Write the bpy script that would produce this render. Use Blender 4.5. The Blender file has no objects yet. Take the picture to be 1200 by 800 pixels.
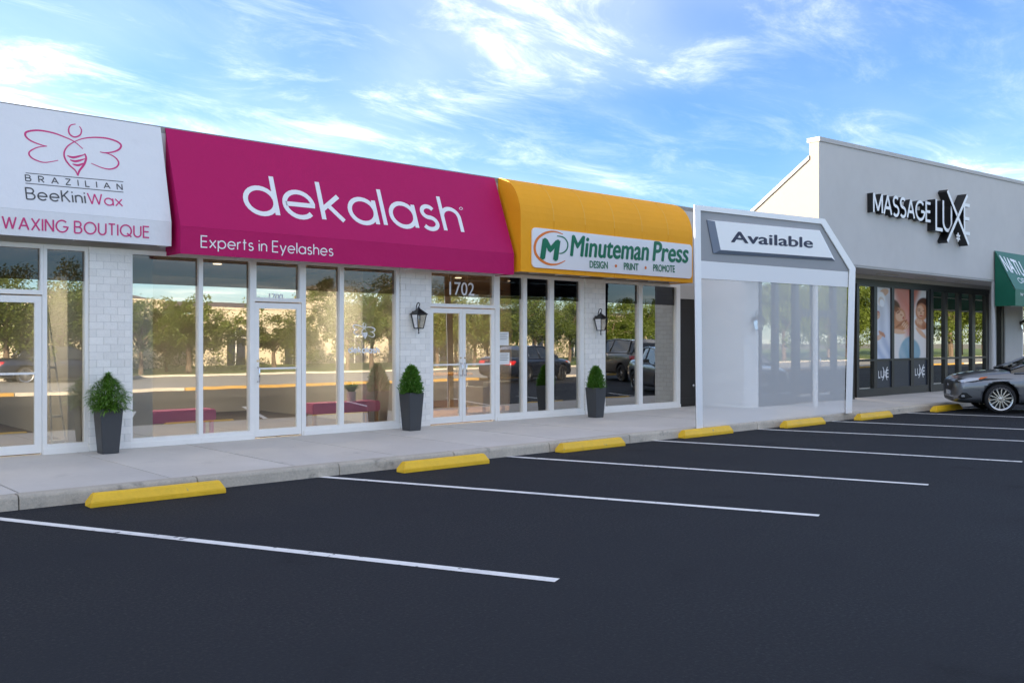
import bpy, bmesh, math, random
from mathutils import Vector, Matrix
from mathutils.bvhtree import BVHTree
random.seed(7)
scene = bpy.context.scene
COL = scene.collection
R = math.radians
PI = math.pi

# ------------------------------------------------------------------ camera
CAM = Vector((0, -13.45, 1.64))
YAW = math.atan2(.6665, .7455)
RT = Vector((math.cos(YAW), -math.sin(YAW), 0)); FW = Vector((math.sin(YAW), math.cos(YAW), 0)); UP = Vector((0, 0, 1))
cd = bpy.data.cameras.new('camera'); cam = bpy.data.objects.new('camera', cd); COL.objects.link(cam)
cd.sensor_width = 36; cd.lens = 33.0; cd.clip_end = 3000; cd.clip_start = .05
cam.location = CAM; cam.rotation_euler = (R(90), 0, -YAW)
scene.camera = cam

# ------------------------------------------------------------------ light
SUN_EL, SUN_AZ = R(16), R(-40)          # azimuth clockwise from +Y
SUN_STR, SKY_STR, EXPO = 2.2, .15, 2.93
w = bpy.data.worlds.new('World'); scene.world = w; w.use_nodes = True
nt = w.node_tree; nt.nodes.clear()
def N(nt, t, **k):
    n = nt.nodes.new(t)
    for a, b in k.items(): setattr(n, a, b)
    return n
def L(nt, a, b): nt.links.new(a, b)
sky = N(nt, 'ShaderNodeTexSky', sky_type='NISHITA', sun_disc=False, sun_elevation=SUN_EL, sun_rotation=SUN_AZ)
sky.air_density = 1.0; sky.dust_density = .6; sky.ozone_density = 3.0
tc = N(nt, 'ShaderNodeTexCoord')
sep = N(nt, 'ShaderNodeSeparateXYZ'); L(nt, tc.outputs['Generated'], sep.inputs[0])
def mth(op, a, b=None, clamp=False):
    m = N(nt, 'ShaderNodeMath', operation=op, use_clamp=clamp)
    for i, v in enumerate((a, b)):
        if v is None: continue
        if isinstance(v, (int, float)): m.inputs[i].default_value = v
        else: L(nt, v, m.inputs[i])
    return m.outputs[0]
zz = mth('ADD', mth('MAXIMUM', sep.outputs[2], 0.0), .10)
cx_ = mth('DIVIDE', sep.outputs[0], zz); cy_ = mth('DIVIDE', sep.outputs[1], zz)
cmb = N(nt, 'ShaderNodeCombineXYZ'); L(nt, cx_, cmb.inputs[0]); L(nt, cy_, cmb.inputs[1])
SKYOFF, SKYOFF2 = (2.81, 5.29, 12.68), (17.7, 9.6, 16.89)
def cloud(rot, sc, scale, detail, rough, dist, lo, hi, off=(0, 0, 0)):
    mp = N(nt, 'ShaderNodeMapping'); mp.inputs['Rotation'].default_value = (0, 0, rot); mp.inputs['Scale'].default_value = sc
    mp.inputs['Location'].default_value = off
    L(nt, cmb.outputs[0], mp.inputs[0])
    no = N(nt, 'ShaderNodeTexNoise'); no.inputs['Scale'].default_value = scale; no.inputs['Detail'].default_value = detail
    no.inputs['Roughness'].default_value = rough; no.inputs['Distortion'].default_value = dist
    L(nt, mp.outputs[0], no.inputs['Vector'])
    mr = N(nt, 'ShaderNodeMapRange', interpolation_type='SMOOTHSTEP'); mr.inputs[1].default_value = lo; mr.inputs[2].default_value = hi
    L(nt, no.outputs[0], mr.inputs[0]); return mr.outputs[0]
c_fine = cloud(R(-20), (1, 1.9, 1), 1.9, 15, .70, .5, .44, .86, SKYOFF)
c_big = cloud(R(10), (1, 1.3, 1), .42, 3, .5, .2, .36, .60, SKYOFF2)  # offset gathers heavier cloud out of view, added to brighten the shaded walls
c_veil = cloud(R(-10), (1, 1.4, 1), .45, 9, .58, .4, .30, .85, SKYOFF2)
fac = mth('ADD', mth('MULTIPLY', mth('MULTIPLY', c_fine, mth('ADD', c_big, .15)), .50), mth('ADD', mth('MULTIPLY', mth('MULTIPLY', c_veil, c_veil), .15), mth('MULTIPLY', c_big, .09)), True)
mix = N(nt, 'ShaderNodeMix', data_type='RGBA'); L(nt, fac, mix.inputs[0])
hs = N(nt, 'ShaderNodeHueSaturation'); hs.inputs['Saturation'].default_value = 1.0; hs.inputs['Value'].default_value = 1.0
L(nt, sky.outputs[0], hs.inputs['Color'])
tn = N(nt, 'ShaderNodeVectorMath', operation='MULTIPLY'); tn.inputs[1].default_value = (.160, .204, .262)
L(nt, hs.outputs[0], tn.inputs[0]); L(nt, tn.outputs[0], mix.inputs[6])
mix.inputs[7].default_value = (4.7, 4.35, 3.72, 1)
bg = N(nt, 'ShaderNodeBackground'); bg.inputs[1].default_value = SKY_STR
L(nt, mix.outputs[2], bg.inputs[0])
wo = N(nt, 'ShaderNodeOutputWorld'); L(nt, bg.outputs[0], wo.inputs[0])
sd = bpy.data.lights.new('sun', 'SUN'); sd.energy = SUN_STR; sd.angle = R(.5); sd.color = (1, .86, .68)
sun = bpy.data.objects.new('sun', sd); COL.objects.link(sun)
sdir = Vector((math.sin(SUN_AZ) * math.cos(SUN_EL), math.cos(SUN_AZ) * math.cos(SUN_EL), math.sin(SUN_EL)))
sun.rotation_euler = sdir.to_track_quat('Z', 'Y').to_euler(); sun.location = sdir * 60
vs = scene.view_settings; vs.view_transform = 'Standard'; vs.look = 'None'; vs.exposure = EXPO; vs.gamma = 1; vs.use_curve_mapping = False
scene.cycles.max_bounces = 10; scene.cycles.transparent_max_bounces = 16; scene.cycles.glossy_bounces = 4

# ------------------------------------------------------------------ survey helpers (sight lines measured in the 1200 x 800 photo)
def ray(px, py): return RT * ((px - 600) / 1100) + FW + UP * ((400 - py) / 1100)
def onplane(px, py, P0, Nn):
    d = ray(px, py); t = (P0 - CAM).dot(Nn) / d.dot(Nn); return CAM + d * t
def onY(px, py, Y): return onplane(px, py, Vector((0, Y, 0)), Vector((0, 1, 0)))
def onZ(px, py, Z): return onplane(px, py, Vector((0, 0, Z)), Vector((0, 0, 1)))
def fx(px, Y=0.): return onY(px, 400, Y).x

# ------------------------------------------------------------------ materials
MATS = {}
def mat(name, col, rough=.6, metal=0., var=.0, vscale=4., bump=0., bscale=40., spec=.5, rnd=0., var2=0., v2scale=.3, coat=0., stretch=None, bdist=.01, trans=0., spots=()):
    if name in MATS: return MATS[name]
    m = bpy.data.materials.new(name); m.use_nodes = True; t = m.node_tree; b = t.nodes['Principled BSDF']
    b.inputs['Base Color'].default_value = (*col, 1); b.inputs['Roughness'].default_value = rough; b.inputs['Metallic'].default_value = metal
    b.inputs['Specular IOR Level'].default_value = spec; b.inputs['Coat Weight'].default_value = coat; b.inputs['Coat Roughness'].default_value = .04
    c = N(t, 'ShaderNodeNewGeometry'); src = c.outputs['Position']
    if stretch:
        mp = N(t, 'ShaderNodeMapping'); mp.inputs['Scale'].default_value = stretch; L(t, src, mp.inputs[0]); src = mp.outputs[0]
    val = None
    def noise(sc, det=6):
        n = N(t, 'ShaderNodeTexNoise'); n.inputs['Scale'].default_value = sc; n.inputs['Detail'].default_value = det; n.inputs['Roughness'].default_value = .6
        L(t, src, n.inputs['Vector']); return n.outputs[0]
    def add(a, amp, cur):
        k = N(t, 'ShaderNodeMath', operation='MULTIPLY_ADD'); k.inputs[1].default_value = amp * 2; 
        L(t, a, k.inputs[0])
        if cur is None: k.inputs[2].default_value = 1 - amp
        else:
            s = N(t, 'ShaderNodeMath', operation='ADD'); s.inputs[1].default_value = -amp; L(t, cur, s.inputs[0]); L(t, s.outputs[0], k.inputs[2])
        return k.outputs[0]
    if var: val = add(noise(vscale), var * 1.6, val)
    if var2: val = add(noise(v2scale, 3), var2 * 1.6, val)
    if rnd:
        oi = N(t, 'ShaderNodeObjectInfo'); val = add(oi.outputs['Random'], rnd, val)
    if val is not None:
        vm = N(t, 'ShaderNodeVectorMath', operation='SCALE'); vm.inputs[0].default_value = col; L(t, val, vm.inputs['Scale'])
        L(t, vm.outputs[0], b.inputs['Base Color'])
        rr = N(t, 'ShaderNodeMath', operation='MULTIPLY', use_clamp=True); rr.inputs[1].default_value = rough; L(t, val, rr.inputs[0]); L(t, rr.outputs[0], b.inputs['Roughness'])
    for (sc_, ssc, lo, hi, amt) in spots:
        src_col = b.inputs['Base Color'].links[0].from_socket if b.inputs['Base Color'].links else None
        mr = N(t, 'ShaderNodeMapRange', interpolation_type='SMOOTHSTEP'); mr.inputs[1].default_value = lo; mr.inputs[2].default_value = hi; mr.inputs[4].default_value = amt
        L(t, noise(ssc, 9), mr.inputs[0]); mx = N(t, 'ShaderNodeMix', data_type='RGBA'); L(t, mr.outputs[0], mx.inputs[0])
        if src_col: L(t, src_col, mx.inputs[6])
        else: mx.inputs[6].default_value = (*col, 1)
        mx.inputs[7].default_value = (*sc_, 1); L(t, mx.outputs[2], b.inputs['Base Color'])
    if bump:
        bn = N(t, 'ShaderNodeBump'); bn.inputs['Strength'].default_value = bump; bn.inputs['Distance'].default_value = bdist
        L(t, noise(bscale, 8), bn.inputs['Height']); L(t, bn.outputs[0], b.inputs['Normal'])
    if trans:
        tr = N(t, 'ShaderNodeBsdfTranslucent'); tr.inputs[0].default_value = (*[min(1, x * 1.6) for x in col], 1)
        mx = N(t, 'ShaderNodeMixShader'); mx.inputs[0].default_value = trans
        L(t, b.outputs[0], mx.inputs[1]); L(t, tr.outputs[0], mx.inputs[2]); L(t, mx.outputs[0], t.nodes['Material Output'].inputs[0])
    MATS[name] = m; return m
def glass_mat(name, refl, tint, wav=.0, gcol=(.95, .96, 1)):
    m = bpy.data.materials.new(name); m.use_nodes = True; t = m.node_tree; t.nodes.clear()
    tr = N(t, 'ShaderNodeBsdfTransparent'); tr.inputs[0].default_value = (*tint, 1)
    gl = N(t, 'ShaderNodeBsdfGlossy'); gl.inputs[0].default_value = (*gcol, 1); gl.inputs['Roughness'].default_value = .0
    lw = N(t, 'ShaderNodeFresnel'); lw.inputs[0].default_value = 1.5
    fm = N(t, 'ShaderNodeMath', operation='ADD', use_clamp=True); fm.inputs[1].default_value = refl; L(t, lw.outputs[0], fm.inputs[0])
    mx = N(t, 'ShaderNodeMixShader'); L(t, fm.outputs[0], mx.inputs[0])
    L(t, tr.outputs[0], mx.inputs[1]); L(t, gl.outputs[0], mx.inputs[2])
    if wav:
        g = N(t, 'ShaderNodeNewGeometry'); n = N(t, 'ShaderNodeTexNoise'); n.inputs['Scale'].default_value = 1.3; n.inputs['Detail'].default_value = 1
        oi = N(t, 'ShaderNodeObjectInfo'); va = N(t, 'ShaderNodeVectorMath', operation='MULTIPLY_ADD')
        va.inputs[1].default_value = (1, 1, 1); L(t, g.outputs['Position'], va.inputs[0])
        cc = N(t, 'ShaderNodeCombineXYZ'); k = N(t, 'ShaderNodeMath', operation='MULTIPLY'); k.inputs[1].default_value = 30; L(t, oi.outputs['Random'], k.inputs[0])
        L(t, k.outputs[0], cc.inputs[1]); L(t, cc.outputs[0], va.inputs[2]); L(t, va.outputs[0], n.inputs['Vector'])
        b = N(t, 'ShaderNodeBump'); b.inputs['Strength'].default_value = 1; b.inputs['Distance'].default_value = wav
        L(t, n.outputs[0], b.inputs['Height']); L(t, b.outputs[0], gl.inputs['Normal'])
    o = N(t, 'ShaderNodeOutputMaterial'); L(t, mx.outputs[0], o.inputs[0]); MATS[name] = m; return m
def film_mat(name, col, alpha):
    m = bpy.data.materials.new(name); m.use_nodes = True; b = m.node_tree.nodes['Principled BSDF']
    b.inputs['Base Color'].default_value = (*col, 1); b.inputs['Alpha'].default_value = alpha; b.inputs['Roughness'].default_value = .6
    b.inputs['Specular IOR Level'].default_value = .2
    MATS[name] = m; return m
M = dict(
 asphalt=mat('asphalt', (.0225, .0243, .0288), .88, var=.55, vscale=42, var2=.18, v2scale=.45, bump=1, bscale=75, bdist=.012, spec=.22, spots=(((.010, .010, .012), .9, .60, .74, .6), ((.040, .041, .045), 3.1, .66, .72, .45))),
 line=mat('line_paint', (.88, .86, .82), .6, var=.10, vscale=25, bump=.3, bscale=90, spots=(((.06, .06, .07), 9, .60, .66, .8), ((.35, .35, .38), 2.2, .52, .70, .5))),
 slab=mat('concrete', (.60, .56, .51), .8, var=.05, vscale=14, var2=.10, v2scale=.9, rnd=.04, bump=.25, bscale=80, spots=(((.25, .24, .22), 1.7, .60, .80, .55), ((.12, .115, .11), 13, .72, .75, .7))),
 joint=mat('joint_dark', (.16, .155, .15), .9),
 kerb=mat('kerb_concrete', (.52, .465, .385), .85, var=.18, vscale=35, var2=.14, v2scale=3, rnd=.06, bump=.8, bscale=60, spots=(((.16, .15, .13), 4, .58, .72, .6),)),
 yellow=mat('yellow_paint', (.88, .53, .02), .5, var=.07, vscale=20, var2=.08, v2scale=3, rnd=.05, bump=.4, bscale=35, spots=(((.30, .27, .20), 8, .66, .70, .8), ((.45, .30, .05), 2.3, .58, .74, .5))),
 faded=mat('faded_yellow', (.42, .24, .05), .7, var=.25, vscale=3),
 brick=mat('white_brick', (.89, .86, .81), .55, var=.05, vscale=20, rnd=.06, bump=.5, bscale=55),
 mortar=mat('mortar', (.74, .72, .69), .8, var=.05, vscale=30, bump=.3, bscale=80),
 frame=mat('white_aluminium', (.88, .86, .82), .38, var=.03, vscale=6),
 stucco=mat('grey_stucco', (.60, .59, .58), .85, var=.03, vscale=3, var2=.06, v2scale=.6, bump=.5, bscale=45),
 stuccoside=mat('sun_warmed_stucco', (.38, .33, .27), .85, var=.04, vscale=3, bump=.4, bscale=45),  # same stucco as the front, with the sun's warmth put into the colour
 coping=mat('coping', (.52, .51, .50), .7, var=.05, vscale=6),
 fasciag=mat('fascia_grey', (.55, .545, .54), .7, var=.03),
 darkframe=mat('dark_bronze', (.018, .018, .019), .35),
 white=mat('white_vinyl', (.80, .80, .82), .5, var=.02, vscale=2, bump=.45, bscale=1.6, bdist=.05, spots=(((.60, .59, .58), 1.1, .58, .80, .35),)),
 pink=mat('magenta_vinyl', (.48, .005, .115), .62, var=.03, vscale=2, bump=.5, bscale=1.5, bdist=.05, spec=.25),
 orange=mat('orange_vinyl', (.93, .40, .012), .6, var=.03, vscale=2, bump=.45, bscale=1.7, bdist=.05, spec=.25),
 seam=mat('seam_orange', (.90, .47, .05), .5),
 green=mat('green_vinyl', (.0, .13, .075), .5, var=.05),
 signwhite=mat('sign_white', (.85, .85, .86), .35),
 pinkink=mat('pink_ink', (.62, .03, .19), .5), plumink=mat('plum_ink', (.35, .03, .14), .5), greyink=mat('grey_ink', (.06, .06, .065), .5),
 greenink=mat('green_ink', (.0, .17, .075), .5), orangeink=mat('orange_ink', (.80, .20, .02), .5), navyink=mat('navy_ink', (.008, .01, .05), .5),
 boardgrey=mat('board_grey', (.34, .345, .36), .6), framewhite=mat('frame_white', (.95, .95, .95), .4), bandwhite=mat('band_white', (.86, .86, .87), .5),
 slate=mat('bevel_slate', (.20, .24, .32), .4),
 black=mat('black_metal', (.010, .010, .011), .35), lampglass=glass_mat('lamp_glass', .08, (.9, .86, .78)), candle=mat('candle', (.75, .62, .4), .5),
 planter=mat('planter_charcoal', (.050, .053, .058), .45, var=.08, vscale=18, bump=.2, bscale=60), soil=mat('soil', (.03, .02, .015), .9),
 leafp=mat('planter_leaf', (.125, .255, .03), .45, rnd=.1, var=.25, vscale=30, trans=.35),
 leafq=mat('planter_leaf_fine', (.10, .235, .03), .45, rnd=.1, var=.3, vscale=30, trans=.35),
 leaf=mat('tree_leaf', (.105, .14, .018), .5, var=.35, vscale=1.2, rnd=.15, trans=.4),
 leafd=mat('shrub_leaf', (.04, .075, .014), .5, var=.3, vscale=2, trans=.3),
 bark=mat('bark', (.12, .085, .06), .9, var=.2, vscale=8, bump=.6, bscale=20),
 room=mat('room_paint', (.62, .58, .50), .8), roomdark=mat('room_dark', (.16, .13, .10), .6), woodfloor=mat('wood_floor', (.38, .20, .09), .45, var=.25, vscale=6, stretch=(1, 8, 1)),
 ceil=mat('ceiling_tile', (.30, .28, .25), .9), bench=mat('pink_leather', (.74, .19, .38), .4, var=.06), wood=mat('light_wood', (.50, .27, .10), .5, var=.15, vscale=5),
 sofa=mat('beige_fabric', (.52, .50, .45), .8, var=.05), partition=mat('partition_white', (.72, .70, .65), .7), paper=mat('paper', (.8, .8, .78), .7),
 roof=mat('roof_membrane', (.30, .29, .28), .8), navy=mat('navy_panel', (.018, .026, .045), .3),
 cream=mat('cream_wall', (.58, .49, .36), .85, var=.05, vscale=2, bump=.3), tile=mat('brown_roof', (.13, .10, .085), .8, var=.2),
 grass=mat('grass', (.10, .15, .03), .9, var=.3, vscale=6, var2=.2, v2scale=.3), road=mat('pale_road', (.26, .25, .235), .85, var=.08, vscale=3, var2=.1),
 earth=mat('earth', (.16, .15, .11), .9, var=.2, vscale=.5),
 tyre=mat('tyre', (.012, .012, .013), .75), rim=mat('alloy', (.62, .62, .63), .25, 1.), carglass=mat('car_glass', (.01, .012, .013), .03, spec=.9),
 chrome=mat('chrome', (.7, .7, .72), .12, 1.), lens=mat('lamp_lens', (.55, .57, .60), .08, .3, coat=1.), amber=mat('amber', (.75, .16, .02), .2), red=mat('red_lens', (.4, .01, .01), .2, coat=1.),
 dark=mat('dark_plastic', (.010, .010, .011), .45), plate=mat('plate', (.6, .6, .62), .4),
 doordark=mat('dark_door', (.022, .019, .018), .4), head=mat('beige_panel', (.52, .50, .47), .7, var=.04),
 film=film_mat('milky_film', (.93, .93, .93), .60),
)
def oneway(m):
    t = m.node_tree; b = t.nodes['Principled BSDF']; ge = N(t, 'ShaderNodeNewGeometry'); mr = N(t, 'ShaderNodeMapRange')
    mr.inputs[3].default_value = .50; mr.inputs[4].default_value = .08; L(t, ge.outputs['Backfacing'], mr.inputs[0]); L(t, mr.outputs[0], b.inputs['Alpha'])
oneway(M['film'])
M['glass'] = glass_mat('shop_glass', .40, (.90, .92, .90), wav=.0005, gcol=(1, .97, .90))
M['glassin'] = glass_mat('shop_glass_inner', .0, (.97, .98, .97))
M['glassdk'] = glass_mat('shop_glass_bronze', .50, (.60, .62, .58), wav=.0005, gcol=(1, .97, .88))
M['tint'] = glass_mat('dark_reflection_glass', .02, (.30, .27, .23))  # darkened glass standing in for a dark reflection in the pane tops
def car_paint(name, col): return mat(name, col, .32, .75, coat=1., spec=.5)
M['cargrey'] = car_paint('silver_grey_paint', (.19, .20, .22)); M['carnavy'] = car_paint('navy_paint', (.02, .028, .05)); M['cartan'] = car_paint('pewter_paint', (.20, .18, .16))
M['carred'] = car_paint('red_paint', (.30, .02, .02))

# ------------------------------------------------------------------ mesh builder
ORG = {}
def tag(o, label=None, cat=None, group=None, kind=None):
    if label: o['label'] = label
    if cat: o['category'] = cat
    if group: o['group'] = group
    if kind: o['kind'] = kind
    return o
def empty(name, loc, label=None, cat=None, group=None):
    o = bpy.data.objects.new(name, None); COL.objects.link(o); o.location = loc; o.empty_display_size = .2
    ORG[o.name] = Vector(loc); return tag(o, label, cat, group)
class MB:
    def __init__(s): s.v = []; s.f = []; s.m = []; s.sm = False
    def poly(s, pts, mi=0):
        b = len(s.v); s.v += [tuple(p) for p in pts]; s.f.append(tuple(range(b, b + len(pts)))); s.m.append(mi); return s
    def box(s, x0, x1, y0, y1, z0, z1, mi=0, T=None):
        P = [Vector(p) for p in ((x0,y0,z0),(x1,y0,z0),(x1,y1,z0),(x0,y1,z0),(x0,y0,z1),(x1,y0,z1),(x1,y1,z1),(x0,y1,z1))]
        if T: P = [T @ p for p in P]
        b = len(s.v); s.v += [tuple(p) for p in P]
        for f in ((0,3,2,1),(4,5,6,7),(0,1,5,4),(1,2,6,5),(2,3,7,6),(3,0,4,7)): s.f.append(tuple(b + i for i in f)); s.m.append(mi)
        return s
    def bar(s, a, b, r, n=8, r2=None, mi=0, cap=True):
        a, b = Vector(a), Vector(b); d = (b - a).normalized(); u = d.orthogonal().normalized(); w_ = d.cross(u); r2 = r if r2 is None else r2
        k = len(s.v)
        for (c, q) in ((a, r), (b, r2)):
            for i in range(n):
                t = 2 * PI * i / n; s.v.append(tuple(c + (u * math.cos(t) + w_ * math.sin(t)) * q))
        for i in range(n):
            j = (i + 1) % n; s.f.append((k + i, k + j, k + n + j, k + n + i)); s.m.append(mi)
        if cap:
            s.f.append(tuple(k + n - 1 - i for i in range(n))); s.m.append(mi); s.f.append(tuple(k + n + i for i in range(n))); s.m.append(mi)
        return s
    def tube(s, pts, r, n=8, mi=0):
        pts = [Vector(p) for p in pts]; rs = r if isinstance(r, (list, tuple)) else [r] * len(pts)
        k = len(s.v); u = None
        for i, p in enumerate(pts):
            d = (pts[min(i + 1, len(pts) - 1)] - pts[max(i - 1, 0)]).normalized()
            u = d.orthogonal().normalized() if u is None else (u - d * u.dot(d)).normalized()
            w_ = d.cross(u)
            for j in range(n):
                t = 2 * PI * j / n; s.v.append(tuple(p + (u * math.cos(t) + w_ * math.sin(t)) * rs[i]))
        for i in range(len(pts) - 1):
            for j in range(n):
                q = (j + 1) % n; s.f.append((k + i*n + j, k + i*n + q, k + (i+1)*n + q, k + (i+1)*n + j)); s.m.append(mi)
        s.f.append(tuple(k + n - 1 - j for j in range(n))); s.m.append(mi); e = k + (len(pts)-1)*n
        s.f.append(tuple(e + j for j in range(n))); s.m.append(mi); return s
    def lathe(s, prof, c=(0,0,0), n=24, axis='z', mi=0):
        k = len(s.v)
        for (r, h) in prof:
            for i in range(n):
                t = 2 * PI * i / n; a, b = r * math.cos(t), r * math.sin(t)
                p = (a, b, h) if axis == 'z' else (a, h, b)
                s.v.append((p[0]+c[0], p[1]+c[1], p[2]+c[2]))
        for j in range(len(prof) - 1):
            for i in range(n):
                q = (i + 1) % n; s.f.append((k+j*n+i, k+j*n+q, k+(j+1)*n+q, k+(j+1)*n+i)); s.m.append(mi)
        return s
    def prism(s, pts, off, mi=0, mside=None):
        """pts: 3D polygon, off: extrusion vector"""
        off = Vector(off); P = [Vector(p) for p in pts]; n = len(P); k = len(s.v); mside = mi if mside is None else mside
        s.v += [tuple(p) for p in P] + [tuple(p + off) for p in P]
        s.f.append(tuple(range(k, k + n))); s.m.append(mi); s.f.append(tuple(k + 2*n - 1 - i for i in range(n))); s.m.append(mi)
        for i in range(n):
            j = (i + 1) % n; s.f.append((k + i, k + n + i, k + n + j, k + j)); s.m.append(mside)
        return s
    def ring(s, o, g, y0, y1, mi=0):
        """rectangular frame in the XZ plane; o, g = (x0,x1,z0,z1) outer, glass"""
        A = [(o[0],o[2]),(o[1],o[2]),(o[1],o[3]),(o[0],o[3])]; B = [(g[0],g[2]),(g[1],g[2]),(g[1],g[3]),(g[0],g[3])]
        k = len(s.v)
        for y in (y0, y1):
            for P in (A, B): s.v += [(p[0], y, p[1]) for p in P]
        for i in range(4):
            j = (i + 1) % 4
            for f in ((k+i,k+j,k+4+j,k+4+i),(k+8+j,k+8+i,k+12+i,k+12+j),(k+j,k+i,k+8+i,k+8+j),(k+4+i,k+4+j,k+12+j,k+12+i)): s.f.append(f); s.m.append(mi)
        return s
    def build(s, name, mats, parent=None, loc=None, smooth=False, fix=True, bevel=0, raw=False):
        if not isinstance(mats, (list, tuple)): mats = [mats]
        org = Vector((0,0,0))
        if parent is not None: org = ORG[parent.name]
        elif loc is not None: org = Vector(loc)
        me = bpy.data.meshes.new(name)
        me.from_pydata([tuple(Vector(v) - (Vector((0,0,0)) if raw else org)) for v in s.v], [], s.f)
        for m in mats: me.materials.append(m)
        me.polygons.foreach_set('material_index', s.m)
        if smooth: me.polygons.foreach_set('use_smooth', [True] * len(s.f))
        if fix or bevel:
            bm = bmesh.new(); bm.from_mesh(me)
            if fix: bmesh.ops.recalc_face_normals(bm, faces=bm.faces)
            if bevel:
                bmesh.ops.bevel(bm, geom=[e for e in bm.edges if e.is_manifold and e.calc_face_angle(0) > .5], offset=bevel, segments=2, affect='EDGES', clamp_overlap=True)
            bm.to_mesh(me); bm.free()
        me.update()
        o = bpy.data.objects.new(name, me); COL.objects.link(o)
        if parent is not None: o.parent = parent; ORG[o.name] = org if not raw else org
        else: o.location = org; ORG[o.name] = org
        return o
def struct(o): o['kind'] = 'structure'; return o
def copy_tree(o, parent=None):
    c = o.copy(); COL.objects.link(c)
    if parent is not None: c.parent = parent
    for ch in [x for x in bpy.data.objects if x.parent == o and x != c]: copy_tree(ch, c)
    return c

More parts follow.
